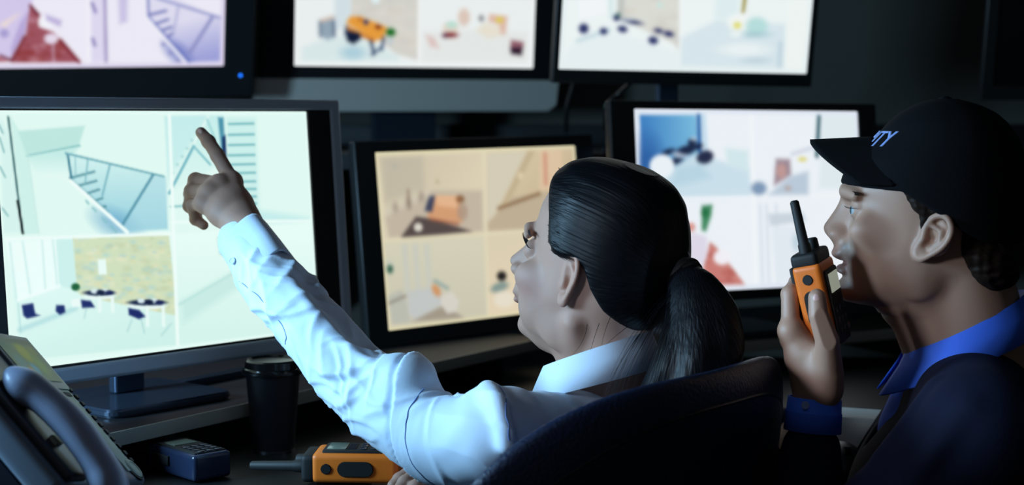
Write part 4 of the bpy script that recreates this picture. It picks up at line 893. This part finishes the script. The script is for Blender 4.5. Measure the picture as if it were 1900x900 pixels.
for k in range(3): tb.tube([tc_ + ax_*(k-1)*.006 + (.0185+.002*(k == 1))*(math.cos(a)*u_ + math.sin(a)*v_) for a in np.linspace(0, 2*math.pi, 25)], .0045, 8, cap=False)
obj('hair_tie', tb, M['rubber'], wroot)
F = Field(at(1100, 800, 1.95) - A(.02, .22, .02), at(1385, 490, 1.75) + A(.03, .2, .03), .0024)
TAIL = [[(1266, 512, 1.90, .017), (1298, 538, 1.88, .024), (1326, 585, 1.86, .028), (1338, 640, 1.84, .027), (1330, 700, 1.83, .022), (1305, 755, 1.83, .012)],
        [(1266, 512, 1.90, .016), (1284, 550, 1.87, .024), (1298, 610, 1.85, .030), (1296, 670, 1.83, .028), (1270, 725, 1.82, .020), (1235, 765, 1.83, .010)],
        [(1266, 514, 1.90, .015), (1272, 560, 1.87, .022), (1268, 625, 1.85, .026), (1245, 690, 1.84, .026), (1215, 750, 1.85, .024), (1190, 800, 1.87, .016)],
        [(1268, 514, 1.90, .013), (1310, 560, 1.87, .018), (1345, 615, 1.85, .014), (1352, 660, 1.84, .012), (1345, 705, 1.835, .008)]]
for sp in TAIL:
    pts = spline([at(*q[:3]) for q in sp], 5); rs = np.interp(np.linspace(0, len(sp)-1, len(pts)), range(len(sp)), [q[3] for q in sp]); F.add(chain(pts, list(rs)), .008)
V, Q = F.mesh(2); pt = link_mesh('ponytail', V, Q, HAIR_F, wroot, sharp=0)
d0 = at(1266, 514, 1.9); rr = np.linalg.norm(V - d0, axis=1); set_flow(pt, np.stack([rr*1.2, np.arctan2(V[:, 0]-d0[0], -(V[:, 2]-d0[2]) + .05)*.14, V[:, 1]*.8], 1))
rt, tp, bd = [], [], []
I4 = Matrix.Identity(4)
for i in range(70):
    a = at(random.gauss(1270, 6), random.gauss(516, 5), 1.88); x = random.uniform(1120, 1358); yb = 755 - abs(x-1270)*.10 + random.uniform(-25, 15)
    b = at(x, yb, 1.80 + .02*random.random()); c = at(1275 + (x-1240)*1.0 + random.gauss(0, 8), 630 + random.gauss(0, 12), 1.815); rt.append(a); tp.append(b); bd.append(c)
for i in range(4):
    x = random.uniform(1050, 1165); a = at(x+25, 600 + random.uniform(-20, 10), 1.885); b = at(x - random.uniform(-10, 25), 655 + random.uniform(-15, 25), 1.875); rt.append(a); tp.append(b); bd.append((a+b)/2 + A(random.uniform(-.008, .008), -.006, 0))
hairs('loose_strands', pt, I4, rt, tp, bd, .00036, HAIR_F, 8)

# shirt
def ringpts(c, ax, r, n=24, e=1.): 
    ax = nrm(ax); u = nrm(np.cross(ax, [0, 0, 1.])); v = np.cross(ax, u); return [c + r*(math.cos(t)*u + e*math.sin(t)*v) for t in np.linspace(0, 2*math.pi, n+1)]
F = Field(A(-.42, 1.66, .42), A(.42, 2.28, 1.17), .0028)
XW = [latW, FW, A(0, 0, 1)]
F.add(ell(CW, (.165, .105, .135), XW), .03); F.add(ell(A(.115, 1.915, .66), (.145, .105, .18), XW), .05); F.add(ell(A(.12, 1.91, .52), (.17, .12, .10), XW), .05)
F.add(cone(NECKB - A(0, 0, .06), SLW + A(.02, .02, .0), .050, .050), .03); F.add(cone(NECKB - A(0, 0, .06), SRW, .050, .050), .03)
ARM = [(455, 446, 2.085, .0345), (492, 506, 2.05, .0385), (520, 540, 2.033, .0425), (575, 603, 2.0, .0425), (655, 694, 1.95, .0455), (735, 766, 1.895, .0465), (830, 815, 1.84, .052), (922, 812, 1.79, .054)]
pts = spline([at(*q[:3]) for q in ARM], 6); rs = np.interp(np.linspace(0, len(ARM)-1, len(pts)), range(len(ARM)), [q[3] for q in ARM])
F.add(chain(pts, list(rs)), .02)
sh_l = [(SRW, .055), (A(.215, 2.10, .80), .052), (ERB, .047), (w2 + A(.03, .01, -.02), .036)]
F.add(chain([q[0] for q in sh_l], [q[1] for q in sh_l]), .02)
# folds: the sleeve head pushed over the upper arm, then creases laid along the sleeve
def fold(pts, r, k=.008): F.add(chain(spline([at(*p) for p in pts], 5), r), k)
def dent(pts, r, k=.007): F.sub(chain(spline([at(*p) for p in pts], 5), r), k)
F.add(chain([at(738, 706, 1.892), at(762, 716, 1.874)], .033), .016)
fold([(905, 722, 1.79), (922, 750, 1.748), (935, 790, 1.731), (940, 825, 1.728)], .010, .014)
fold([(880, 745, 1.80), (875, 790, 1.770), (850, 820, 1.775), (828, 832, 1.788)], .011, .012)
F.sub(chain([at(588, 495, 2.0), at(643, 558, 1.965), at(688, 608, 1.945)], .030), .006)
fold([(500, 492, 2.022), (545, 534, 1.992), (581, 582, 1.964), (592, 640, 1.944)], .0055, .010)
fold([(606, 625, 1.943), (650, 652, 1.918), (700, 686, 1.890), (730, 708, 1.868)], .006, .010)
V, Q = F.mesh(2)
rng = np.random.RandomState(11)
AP = np.array(spline([at(*q[:3]) for q in ARM], 16)); AL = np.concatenate([[0], np.cumsum(np.linalg.norm(np.diff(AP, axis=0), axis=1))])
AR = np.interp(np.linspace(0, len(ARM)-1, len(AP)), range(len(ARM)), [q[3] for q in ARM]); AT = np.gradient(AP, axis=0); AT /= np.linalg.norm(AT, axis=1)[:, None]
near = np.zeros(len(V), int); best = np.full(len(V), 9.)
for i, p in enumerate(AP):
    d = np.linalg.norm(V - p, axis=1); m = d < best; best[m] = d[m]; near[m] = i
ce = A(-.25, -.95, 0.); rad = V - AP[near]; tt = AT[near]; e1 = ce - tt * (tt @ ce)[:, None]; e1 /= np.linalg.norm(e1, axis=1)[:, None]; e2 = np.cross(tt, e1)
phi = np.arctan2((rad * e2).sum(1), (rad * e1).sum(1)); sl = AL[near] + ((rad) * tt).sum(1); rloc = AR[near]
wgt = np.clip((rloc*1.5 - best) / (rloc*.3), 0, 1) * np.clip((AL[-1] - .02 - sl) / .05, 0, 1) * np.clip(sl / .03, 0, 1)
hgt = np.zeros(len(V)); Ltot = AL[-1]
for i in range(64):
    s0 = rng.choice([rng.uniform(.06, .16), rng.uniform(.17, .36), rng.uniform(.2, .45)]); p0 = rng.uniform(-1.9, 1.9); ang = rng.choice([-1, 1]) * rng.uniform(.35, 1.1); ln = rng.uniform(.018, .055); w = rng.uniform(.0028, .0065); am = rng.uniform(.0012, .0042)
    dx = sl - s0; dy = (phi - p0) * rloc; u = dx*math.cos(ang) + dy*math.sin(ang); v = -dx*math.sin(ang) + dy*math.cos(ang) + 6.*u*u*rng.choice([-1, 1])
    g = np.exp(-np.abs(v/w)**1.3) - .55*np.exp(-((v - w*1.6)/(1.7*w))**2); hgt += am * g * np.exp(-(u/ln)**4)
gv = np.zeros((len(V), 3))
for a_, b_ in ((1, 3),):
    nq = np.cross(V[Q[:, 2]] - V[Q[:, 0]], V[Q[:, 3]] - V[Q[:, 1]])
    for k in range(4): np.add.at(gv, Q[:, k], nq)
gv /= np.linalg.norm(gv, axis=1)[:, None] + 1e-12
# the upper sleeve laps over the lower one along a step
L1 = np.array(spline([at(*p) for p in ((752, 668, 1.878), (738, 700, 1.856), (735, 744, 1.848), (735, 790, 1.842), (752, 840, 1.838), (792, 893, 1.842), (850, 930, 1.86))], 14))
cand = np.where(best < rloc*1.7)[0]; dd = np.linalg.norm(V[cand][:, None] - L1[None], axis=2); j1 = dd.argmin(1); dm = dd.min(1)
nt1 = nrm(at(830, 800, 1.83) - at(700, 745, 1.88)); v1 = ((V[cand] - L1[j1]) @ nt1); fade = np.clip(1 - (dm - .035) / .02, 0, 1)
lap = np.zeros(len(V)); lap[cand] = fade * (np.where(v1 > 0, .0062*np.clip(v1/.0035, 0, 1)*np.exp(-np.maximum(v1 - .004, 0)/.022), 0) - .0045*np.exp(-((v1 + .004)/.0042)**2))
if (gv * rad)[wgt > .5].sum() < 0: gv = -gv
nv = np.zeros(len(V))
for _ in range(16):
    kx = rng.normal(size=3) * 55; nv += np.sin(V @ kx + rng.rand()*6.28)
bd_ = np.clip(1 - wgt, 0, 1); ridg = np.abs(np.sin(V @ A(38, 22, 61) + .8*np.sin(V @ A(20, 50, 8))))
V = V + gv * (hgt*wgt*np.clip(1 - np.abs(lap)/.003, .25, 1) + lap + nv*.00018 + bd_*.0022*(1 - ridg**.6))[:, None]
V_sh, N_sh = V.copy(), gv.copy()
st_ = link_mesh('shirt', V, Q, M['shirt'], wroot, sharp=0)
# cuff: a band standing off the sleeve, with a sharp crease on its upper edge
ca, cb = at(453, 443, 2.087), at(503, 513, 2.048); ad = nrm(cb - ca)
side = nrm(at(449, 413, 2.06) - at(455, 446, 2.06)); side = nrm(side - ad*(side @ ad)); oth = np.cross(ad, side)
mb = MB(); prof = []
for t, r in ((0., .0385), (.05, .0392), (.5, .0405), (.97, .0412), (1., .0395)):
    q = ca + (cb - ca)*t; ring = []
    for i in range(36):
        a = 2*math.pi*i/36; k = 1 + .16*max(0, math.cos(a))**14 - .05*math.sin(2*a)**2; ring.append(q + r*k*(math.cos(a)*side + .93*math.sin(a)*oth))
    prof.append(ring)
n = 36; mb.add([p for r_ in prof for p in r_], [(i*n+j, i*n+(j+1) % n, (i+1)*n+(j+1) % n, (i+1)*n+j) for i in range(4) for j in range(n)])
cf = obj('cuff', mb, M['shirt'], st_, sharp=50); md = cf.modifiers.new('s', 'SOLIDIFY'); md.thickness = .0025; md.offset = -1
for px, py in ((431, 484), (452, 516)): obj('button', MB().lathe([(.0048, 0), (.0048, .0012), (.0035, .0016), (.003, .001), (0, .001)], frame(at(px, py, 2.038), axes(A(.3, -.2, -.5), A(-.5, -.8, .2))[0:0] or [nrm(A(.8, -.5, 0)), nrm(A(.2, .3, .9)), nrm(A(-.5, -.85, .2))]), 16), M['shirt'], st_)
def collar(C, f, l, tilt, R1, R2, drop, tip, m, parent, gap=14, th=.0022, stand=.03):
    """turned down shirt collar about C: f forward, l left, tilt = rise of the back above the front"""
    z = A(0, 0, 1); n = 64; rings = [[], [], [], [], []]
    for i in range(n+1):
        a = R(gap + (360 - 2*gap)*i/n); ca_, sa_ = math.cos(a), math.sin(a); d = f*ca_ + l*sa_; fr = max(0, ca_)**4
        zt = C - z*(tilt*.5*ca_); w = 1 + .18*fr
        rings[0].append(zt + d*(R1*.96) - z*stand); rings[1].append(zt + d*R1*.98 - z*.003); rings[2].append(zt + d*R1*1.02 + z*.001)
        rings[3].append(zt + d*(R1*.55 + R2*.45) - z*drop*.35); rings[4].append(zt + d*(R2*w) - z*(drop + tip*fr))
    mb = MB(); k = n+1; mb.add([p for r_ in rings for p in r_], [(i*k+j, i*k+j+1, (i+1)*k+j+1, (i+1)*k+j) for i in range(4) for j in range(n)])
    o = obj('collar', mb, m, parent, sharp=60); s_ = o.modifiers.new('s', 'SOLIDIFY'); s_.thickness = th; s_.offset = 0
    return o
collar(at(1108, 650, 1.94), nrm(A(-.86, .5, 0)), nrm(A(-.5, -.86, 0)), .05, .064, .080, .040, .026, M['shirt'], st_)
# seams, laid on the cloth
def seam(name, pts, r=.0008):
    P = []
    for p in spline([at(*q) for q in pts], 10): i = np.linalg.norm(V_sh - p, axis=1).argmin(); P.append(V_sh[i] + N_sh[i]*.0002)
    P = np.array(P)
    for _ in range(3): P[1:-1] = (P[:-2] + P[1:-1]*2 + P[2:]) / 4
    obj(name, MB().tube(list(P), r, 6), M['seam_blue'], st_)
seam('armhole_seam', [(785, 727, 1.845), (764, 762, 1.828), (765, 800, 1.822), (785, 849, 1.818), (820, 893, 1.82)])
seam('sleeve_placket', [(452, 520, 2.03), (505, 560, 2.0), (540, 612, 1.975), (536, 635, 1.975)], .0006)
seam('shoulder_seam', [(922, 722, 1.783), (934, 752, 1.738), (943, 785, 1.722), (945, 815, 1.72)])
nails(wroot, nail_f, NAIL)
# trousers and shoes (below the frame)
F = Field(A(-.5, 1.6, .06), A(.4, 2.6, .66), .008)
F.add(ell(A(.12, 1.91, .50), (.165, .115, .085), XW), .03)
for h, k_, a, t in LGW: F.add(chain([h, k_, a], [.082, .062, .05]), .03)
V, Q = F.mesh(2); link_mesh('trousers', V, Q, M['trousers'], wroot, sharp=0)
def shoes(parent, LG, f):
    for h, k_, a, t in LG:
        F = Field(np.minimum(a, t) - .08, np.maximum(a, t) + .08, .005); F.add(chain([A(a[0], a[1], .045) - f*.03, A(t[0], t[1], .038)], [.044, .036]), .01); F.add(cone(A(a[0], a[1], .05), A(a[0], a[1], .10), .044, .040), .01); F.cut(lambda x, y, z: .002 - z + 0*x + 0*y, .002)
        V, Q = F.mesh(1); link_mesh('shoe', V, Q, M['shoe'], parent, sharp=0)
shoes(wroot, LGW, FW)
# ================================================================== the man
MYAW = R(12); fm = A(-math.cos(MYAW), math.sin(MYAW), 0); lm = A(-fm[1], fm[0], 0); zz_ = A(0, 0, 1)
MO = at(1707, 439, 1.8985); TM = frame(MO, [fm, lm, zz_])
def mf(x): return (1707 - x) / 1626
def mu(y): return (439 - y) / 1579
TABM = [(mu(y), mf(a), mf(b), w) for y, a, b, w in ((196, 1725, 1765, .012), (202, 1695, 1795, .03), (216, 1655, 1828, .05), (240, 1640, 1855, .062), (280, 1598, 1872, .072), (320, 1571, 1880, .076), (350, 1561, 1881, .0765), (372, 1566, 1880, .0765), (392, 1571, 1872, .075),
        (420, 1572, 1860, .072), (446, 1566, 1842, .0695), (473, 1563, 1818, .066), (500, 1566, 1792, .0615), (520, 1569, 1770, .056), (540, 1567, 1742, .046), (556, 1574, 1700, .035), (567, 1594, 1670, .018))]
def mp_(x, y, l=0.): return A(mf(x), l, mu(y))
NECKM = at(1792, 668, 1.905)
F = Field(A(-.13, -.1, -.20), A(.135, .1, .165), .00142)
F.add(loft(TABM, taper=.22), .004)
for s in (1, -1):
    F.add(ell(mp_(1612, 424, s*.048), (.022, .013, .016)), .022)
    F.add(ell(mp_(1700, 515, s*.052), (.022, .010, .02)), .016)
    F.sub(ell(mp_(1561, 389, s*.034), (.019, .019, .0125)), .012)
    F.add(ell(mp_(1595, 388, s*.0325), (.0132, .0138, .0128)), .004)
    F.sub(ell(mp_(1571, 388, s*.034), (.010, .0118, .0046)), .002)
    F.add(chain([mp_(1567, 356, s*.010), mp_(1567, 354, s*.028), mp_(1584, 360, s*.046)], [.0065, .0075, .005]), .010)
    F.add(ell(mp_(1553, 436, s*.0125), (.0105, .0062, .0075)), .005); F.sub(ell(mp_(1545, 446, s*.0065), (.005, .003, .003)), .002)
F.add(chain([mp_(1573, 368), mp_(1558, 395), mp_(1540, 425)], [.0065, .0072, .0088]), .008)
F.add(cone(mp_(1582, 378), mp_(1560, 434), .009, .0135), .010)
F.add(ell(mp_(1570, 462), (.012, .024, .014)), .012)
F.add(ell(mp_(1555, 472), (.0085, .021, .006)), .005); F.add(ell(mp_(1563, 504), (.0092, .019, .0068)), .005)
F.sub(chain([mp_(1572, 488, -.018), mp_(1556, 487), mp_(1572, 488, .018)], [.002, .0036, .002]), .003)
F.sub(ell(mp_(1553, 519), (.006, .02, .006)), .008)
F.add(ell(mp_(1577, 540), (.0165, .022, .014)), .010)
EARM = [((x-1712)/1640, (448-y)/1640) for x, y in ((1716, 440), (1721, 420), (1732, 403), (1748, 395), (1763, 400), (1771, 418), (1767, 437), (1753, 455), (1734, 468), (1714, 478), (1703, 471), (1701, 458))]
for s in (1, -1): ear(F, A(.0, s*.069, mu(448)+.004), s, EARM, 24, [(.014, .020), (.024, .014), (.022, .003), (.012, -.006)], .0042, lobe=(-.001, -.014))
nb = inv(TM, NECKM)
F.add(cone(A(-.045, 0, -.03), nb + A(-.015, 0, 0), .056, .064), .02); F.add(cone(A(.0, 0, -.07), nb + A(.022, 0, .01), .042, .050), .024); F.add(ell(A(.030, 0, -.088), (.012, .010, .012)), .016)
V, Q = F.mesh(1); hm = V.copy(); HV, HQ = to_world(V, TM), Q
mroot = thing('person', (.58, 1.95, 0), 'man in a dark cap and navy jacket, speaking into an orange radio', 'person')
# left hand round the radio
wm = at(1512, 742, 1.835)
mc = [at(1467, 614, 1.838), at(1472, 628, 1.858), at(1484, 645, 1.874), at(1497, 662, 1.884)]
fi = [[at(1466, 546, 1.850), at(1480, 524, 1.872), at(1498, 532, 1.888)], [at(1478, 575, 1.886), at(1512, 572, 1.912), at(1545, 588, 1.905)], [at(1493, 604, 1.905), at(1532, 602, 1.918), at(1565, 604, 1.903)], [at(1508, 632, 1.910), at(1540, 628, 1.918), at(1562, 625, 1.905)]]
allp = [wm] + mc + sum(fi, [])
F = Field(np.min(allp, 0) - .05, np.max(allp, 0) + A(.05, .03, .03), .00135)
hand(F, wm, mc, fi, [.0098, .0102, .0098, .0085], [at(1537, 690, 1.812), at(1535, 632, 1.796), at(1519, 585, 1.794), at(1516, 552, 1.798)], [.017, .0135, .0112, .0098], (at(1505, 830, 1.827), .024), .0225, thick=.0125)
F.add(chain([at(1530, 720, 1.82), at(1505, 660, 1.83), at(1478, 620, 1.842)], [.021, .018, .012]), .012)
V2, Q2 = F.mesh(1)
SLM = NECKM + lm*.175 - zz_*.055 + fm*(-.01); SRM = NECKM - lm*.175 - zz_*.06
ELM = A(.30, 1.745, .73)
ERM = SRM + A(-.12, .12, -.24); wrm = A(.36, 2.20, .835)
CM = A(.555, 1.915, .83); XM = [-lm, fm, zz_]
F = Field(A(.1, 1.55, .03), A(.95, 2.75, 1.08), .009)
F.add(ell(CM, (.13, .07, .12), XM), .03); F.add(ell(A(.57, 1.93, .65), (.12, .075, .17), XM), .04); F.add(ell(A(.58, 1.93, .51), (.16, .11, .08), [A(FM[1], -FM[0], 0), FM, zz_]), .04)
F.add(cone(NECKM - zz_*.06, SLM, .035, .038), .03); F.add(cone(NECKM - zz_*.06, SRM, .035, .038), .03); F.add(cone(NECKM - zz_*.06, NECKM + zz_*.02, .045, .050), .02)
F.add(chain([SLM, ELM, at(1496, 915, 1.80), at(1505, 836, 1.825), wm], [.040, .034, .028, .024, .020]), .02); F.add(chain([SRM, ERM, wrm], [.045, .036, .024]), .02)
LGM = legs((.58, 1.93), FM, A(FM[1], -FM[0], 0), .43)
for h, k_, a, t in LGM: F.add(chain([h, k_, a], [.075, .054, .038]), .03); F.add(chain([a, t], [.036, .028]), .02)
V4, Q4 = F.mesh(2)
F = Field(wrm - .14, wrm + .14, .0022); d_ = nrm(A(-.35, .9, -.05)); s_ = nrm(np.cross(d_, zz_)); m2 = [wrm + d_*.085 + s_*q for q in (-.027, -.009, .009, .025)]
hand(F, wrm, m2, [[m + d_*.038 - zz_*.002, m + d_*.060 - zz_*.008, m + d_*.078 - zz_*.014] for m in m2], [.0095, .0098, .0094, .0082], [wrm + d_*.03 - s_*.035, wrm + d_*.065 - s_*.05, wrm + d_*.09 - s_*.045 - zz_*.006], [.015, .012, .010], (wrm - d_*.06, .027), .023)
V3, Q3 = F.mesh(1)
BV, BQ = join([(HV, HQ), (V2, Q2), (V3, Q3), (V4, Q4)])
body = link_mesh('body', BV, BQ, M['skin_m'], mroot, sharp=0)
tn = np.ones((len(BV), 3)); h = hm
lip = np.clip(1.35 - np.sqrt(((h[:, 2] - mu(488)) / .016) ** 2 + (h[:, 1] / .024) ** 2), 0, 1) * (h[:, 0] > mf(1578))
beard = np.clip(1.5 - np.sqrt(((h[:, 0] - mf(1590)) / .075) ** 2 + ((h[:, 2] - mu(530)) / .045) ** 2), 0, 1) * (h[:, 2] > mu(590)); mus = np.clip(1.3 - np.sqrt(((h[:, 2] - mu(460)) / .008) ** 2 + (h[:, 1] / .028) ** 2), 0, 1) * (h[:, 0] > mf(1590))
tn[:len(h)] -= lip[:, None] * A(.25, .5, .42) * .8 + np.clip(beard*.8 + mus*.6, 0, 1)[:, None] * A(.17, .17, .15)
set_tint(body, np.clip(tn, .1, 1))
for s in (1, -1): eyeball(mroot, TM, tuple(mp_(1595, 388, s*.0325)), .0122, (1, s*.02, .03))
rt, tp, bd = [], [], []
for s in (1, -1):
    for i in range(70):
        t = i/69; a = mp_(1560.5 + 3*t + 20*t*t, 353 + random.uniform(-5, 5)*(1-.5*t) + 6*t*t - 3*t, s*(.010 + .040*t)); rt.append(a); tp.append(a + A(-.002 - .005*t, s*.007, .002 - .003*t)); bd.append((rt[-1]+tp[-1])/2 + A(.0018, 0, 0))
hairs('eyebrow', mroot, TM, rt, tp, bd, .0008, HAIR_M)
rt, tp, bd = [], [], []
for s in (1, -1):
    for i in range(12):
        t = i/11; a = A(mf(1574) - .010*t*t, s*(.026 + .019*t), mu(385)); rt.append(a); d = A(.9-.4*t, s*(.1+.7*t), .1); tp.append(a + nrm(d)*.0065 + A(0, 0, .002)); bd.append(a + nrm(d)*.004 - A(0, 0, .0005))
hairs('eyelashes', mroot, TM, rt, tp, bd, .00035, M['rubber'])
# hair below the cap
F = Field(A(-.14, -.1, -.09), A(.06, .1, .1), .0016); F.add(loft(TABM, grow=.0055, taper=.1), .004)
for q, r in ((mp_(1838, 490, .02), .032), (mp_(1845, 500, -.02), .03), (mp_(1820, 480, .04), .026)): F.add(ell(q, (r, r*.9, r*1.1)), .02)
HPM = [mp_(*q)[[0, 2]] for q in ((1655, 300), (1672, 352), (1688, 380), (1700, 392), (1703, 420), (1713, 420), (1722, 398), (1745, 388), (1776, 402), (1778, 430), (1776, 462), (1800, 505), (1835, 536), (1905, 520), (1930, 300))]
F.cut(lambda x, y, z: poly_sd((x + 0*z, z + 0*x), HPM) + 0*y, .005)
V, Q = F.mesh(1); rng = np.random.RandomState(2); w_ = sum(np.sin(V @ (rng.normal(size=3)*260) + rng.rand()*6) for _ in range(10)); V = V + (w_*.0004)[:, None]*nrm(A(-.4, .6, .2))
hr = link_mesh('hair', to_world(V, TM), Q, HAIR_M, mroot, sharp=0); set_flow(hr, V)
# cap: crown, brim, button, lettering
TABC = [(mu(y), mf(a), mf(b), w) for y, a, b, w in ((184, 1728, 1770, .012), (188, 1706, 1790, .03), (196, 1688, 1815, .046), (209, 1664, 1842, .060), (228, 1642, 1864, .072), (255, 1620, 1884, .081), (290, 1580, 1897, .087), (325, 1560, 1902, .0895), (350, 1552, 1904, .090), (400, 1548, 1902, .088), (450, 1545, 1894, .086))]
F = Field(A(-.14, -.105, -.02), A(.12, .105, .172), .0019); F.add(loft(TABC, taper=.08, p=2.2, k=10), .003)
CP = [mp_(*q)[[0, 2]] for q in ((1540, 340), (1600, 345), (1668, 350), (1705, 372), (1738, 392), (1775, 418), (1815, 440), (1890, 447), (1960, 440), (1960, 100), (1500, 100))]
F.cut(lambda x, y, z: poly_sd((x + 0*z, z + 0*x), CP) + 0*y, .003)
F.sub((loft([(u, f_-.006, b_+.006, w_-.006) for u, f_, b_, w_ in TABC][4:], taper=.08, p=2.2, k=10)[0], A(-.14, -.1, -.02), A(.12, .1, mu(200))), .002)
V, Q = F.mesh(4); cp_ = link_mesh('cap', to_world(V, TM), Q, M['cap'], mroot, sharp=0)
mb = MB(); ns, nt_ = 28, 12; Vb = []
for j in range(nt_+1):
    t = j/nt_
    for i in range(ns+1):
        s = -1 + 2*i/ns; yl = s*.083; inner = mf(1618) - .022*abs(s)**2.0; outer_ = mf(1497) - .058*abs(s)**2.4
        x = inner + (outer_ - inner)*t; arch = -.050*abs(s)**1.9
        z_ = mu(256) + (mu(262) - mu(256))*t + arch*(1.05 - .10*t)
        Vb.append(TM @ Vector((x, yl, z_)))
k = ns+1; Fb = [(j*k+i, j*k+i+1, (j+1)*k+i+1, (j+1)*k+i) for j in range(nt_) for i in range(ns)]
br_ = obj('brim', mb.add(Vb, Fb), M['cap'], cp_, sharp=0); md = br_.modifiers.new('s', 'SOLIDIFY'); md.thickness = .0035; md.offset = 0
obj('cap_button', MB().sphere(TM @ Vector(mp_(1748, 185)), (.008, .008, .004), XM), M['cap'], cp_)
def lettering(txt, size, parent):
    c = bpy.data.curves.new('t', 'FONT'); c.body = txt; c.size = size; c.align_x = 'CENTER'; c.align_y = 'CENTER'; c.extrude = .0006; c.resolution_u = 3; c.space_character = 1.05
    t = bpy.data.objects.new('t', c); COL.objects.link(t); dg = bpy.context.evaluated_depsgraph_get(); me = bpy.data.meshes.new_from_object(t.evaluated_get(dg))
    vs = np.array([v.co[:] for v in me.vertices]); fs = [list(p.vertices) for p in me.polygons]; bpy.data.objects.remove(t)
    u, (fr, bk, w) = tabf(TABC, 10); out = []
    for x, y, z in vs:
        x *= 1.0; zz = mu(258) + y*.95; F_, B_, W_ = np.interp(zz, u, fr), np.interp(zz, u, bk), np.interp(zz, u, w); e = (F_-B_)/2; fc = (F_+B_)/2
        a = x/.078; lx = W_*math.sin(a)*.98; tt = (1 - min(.999, abs(lx)/(W_*.95))**2.2)**(1/2.2); out.append(TM @ Vector((fc + e*tt + .0012 + z, lx, zz)))
    return link_mesh('lettering', np.array([list(o) for o in out]), fs, M['letter'], parent, smooth=False, label='pale blue white capital letters')
lettering('SECURITY', .0265, cp_)
# jacket, shirt, collar
F = Field(A(.18, 1.55, .40), A(.86, 2.38, 1.10), .0038)
F.add(ell(CM, (.185, .112, .155), XM), .03); F.add(ell(CM + fm*.045 - zz_*.045, (.15, .108, .14), XM), .03); F.add(ell(A(.57, 1.93, .65), (.165, .112, .19), XM), .05); F.add(ell(A(.58, 1.93, .53), (.18, .125, .10), XM), .05)
F.add(cone(NECKM - zz_*.035 - fm*.005, SLM, .060, .062), .035); F.add(cone(NECKM - zz_*.035, SRM, .060, .062), .035)
F.add(chain([SLM, (SLM + ELM)/2, ELM, at(1496, 915, 1.80), at(1505, 836, 1.825)], [.062, .058, .054, .042, .034]), .025)
F.add(chain([SRM, ERM, wrm - d_*.03], [.062, .052, .037]), .025)
F.add(cone(NECKM + lm*.05 - zz_*.045, SLM, .055, .062), .03); F.add(cone(NECKM - lm*.05 - zz_*.045, SRM, .055, .062), .03)
F.sub(cone(NECKM + zz_*.06, NECKM + zz_*.0, .064, .050), .006)
F.sub(chain([NECKM + fm*.068 - zz_*.015, NECKM + fm*.098 - zz_*.085, NECKM + fm*.108 - zz_*.11], [.018, .009, .003]), .010)
for pts, r in (([(1735, 720, 1.77), (1680, 790, 1.75), (1640, 850, 1.74)], .008), ([(1800, 760, 1.69), (1740, 830, 1.685), (1690, 890, 1.69)], .009)): F.add(chain(spline([at(*p) for p in pts], 4), r), .018)
V, Q = F.mesh(2); jk = link_mesh('jacket', V, Q, M['jacket'], mroot, sharp=0)
F = Field(A(.36, 1.70, .62), A(.76, 2.10, 1.05), .004); F.add(ell(CM + fm*.0, (.16, .108, .150), XM), .02); F.add(cone(NECKM - zz_*.03, NECKM - zz_*.07, .055, .075), .03); F.add(chain([NECKM + fm*.055 - zz_*.02, NECKM + fm*.082 - zz_*.085], [.018, .016]), .03)
F.sub(cone(NECKM + zz_*.06, NECKM - zz_*.02, .058, .052), .006)
V, Q = F.mesh(1); bs = link_mesh('shirt', V, Q, M['blue_shirt'], mroot, sharp=0, label='bright blue shirt')
collar(at(1788, 597, 1.905), nrm(A(-.985, .17, 0)), nrm(A(-.17, -.985, 0)), .074, .068, .086, .042, .010, M['blue_shirt'], bs, gap=13)
pa, pb = at(1512, 738, 1.835), at(1507, 800, 1.832); ad = nrm(pb - pa); u_ = nrm(np.cross(ad, [0, 1., 0])); v_ = np.cross(ad, u_); mb = MB(); n = 32
prof = [[pa + (pb-pa)*t + r*(math.cos(2*math.pi*i/n)*u_ + math.sin(2*math.pi*i/n)*v_) for i in range(n)] for t, r in ((0, .0305), (.4, .0315), (.42, .0322), (1, .033))]
mb.add([p for r_ in prof for p in r_], [(i*n+j, i*n+(j+1) % n, (i+1)*n+(j+1) % n, (i+1)*n+j) for i in range(3) for j in range(n)])
cf = obj('cuff', mb, M['blue_shirt'], bs); md = cf.modifiers.new('s', 'SOLIDIFY'); md.thickness = .002
obj('button', MB().lathe([(.0045, 0), (.0045, .0014), (.003, .0016), (0, .001)], frame(at(1494, 752, 1.806), [A(1, 0, 0), A(0, 0, 1), A(0, -1, 0)]), 16), M['letter'], cf)
F = Field(A(.05, 1.65, .06), A(.9, 2.75, .66), .008); F.add(ell(A(.58, 1.93, .50), (.175, .125, .085), [A(FM[1], -FM[0], 0), FM, zz_]), .03)
for h, k_, a, t in LGM: F.add(chain([h, k_, a], [.088, .066, .052]), .03)
V, Q = F.mesh(2); link_mesh('trousers', V, Q, M['trousers'], mroot, sharp=0)
shoes(mroot, LGM, FM)
nails(mroot, [(at(1515, 554, 1.7895), at(1516, 552, 1.798) - at(1519, 585, 1.794), (-.25, -1, .1))], NAIL)
# the radio in his hand
upr = nrm(at(1508, 492, 1.852) - at(1541, 640, 1.852)); fr_ = nrm(A(.86, -.47, .2))
radio(at(1541, 640, 1.852), upr, fr_, 'orange radio with short antenna held upright in the man\'s hand', lit=True)
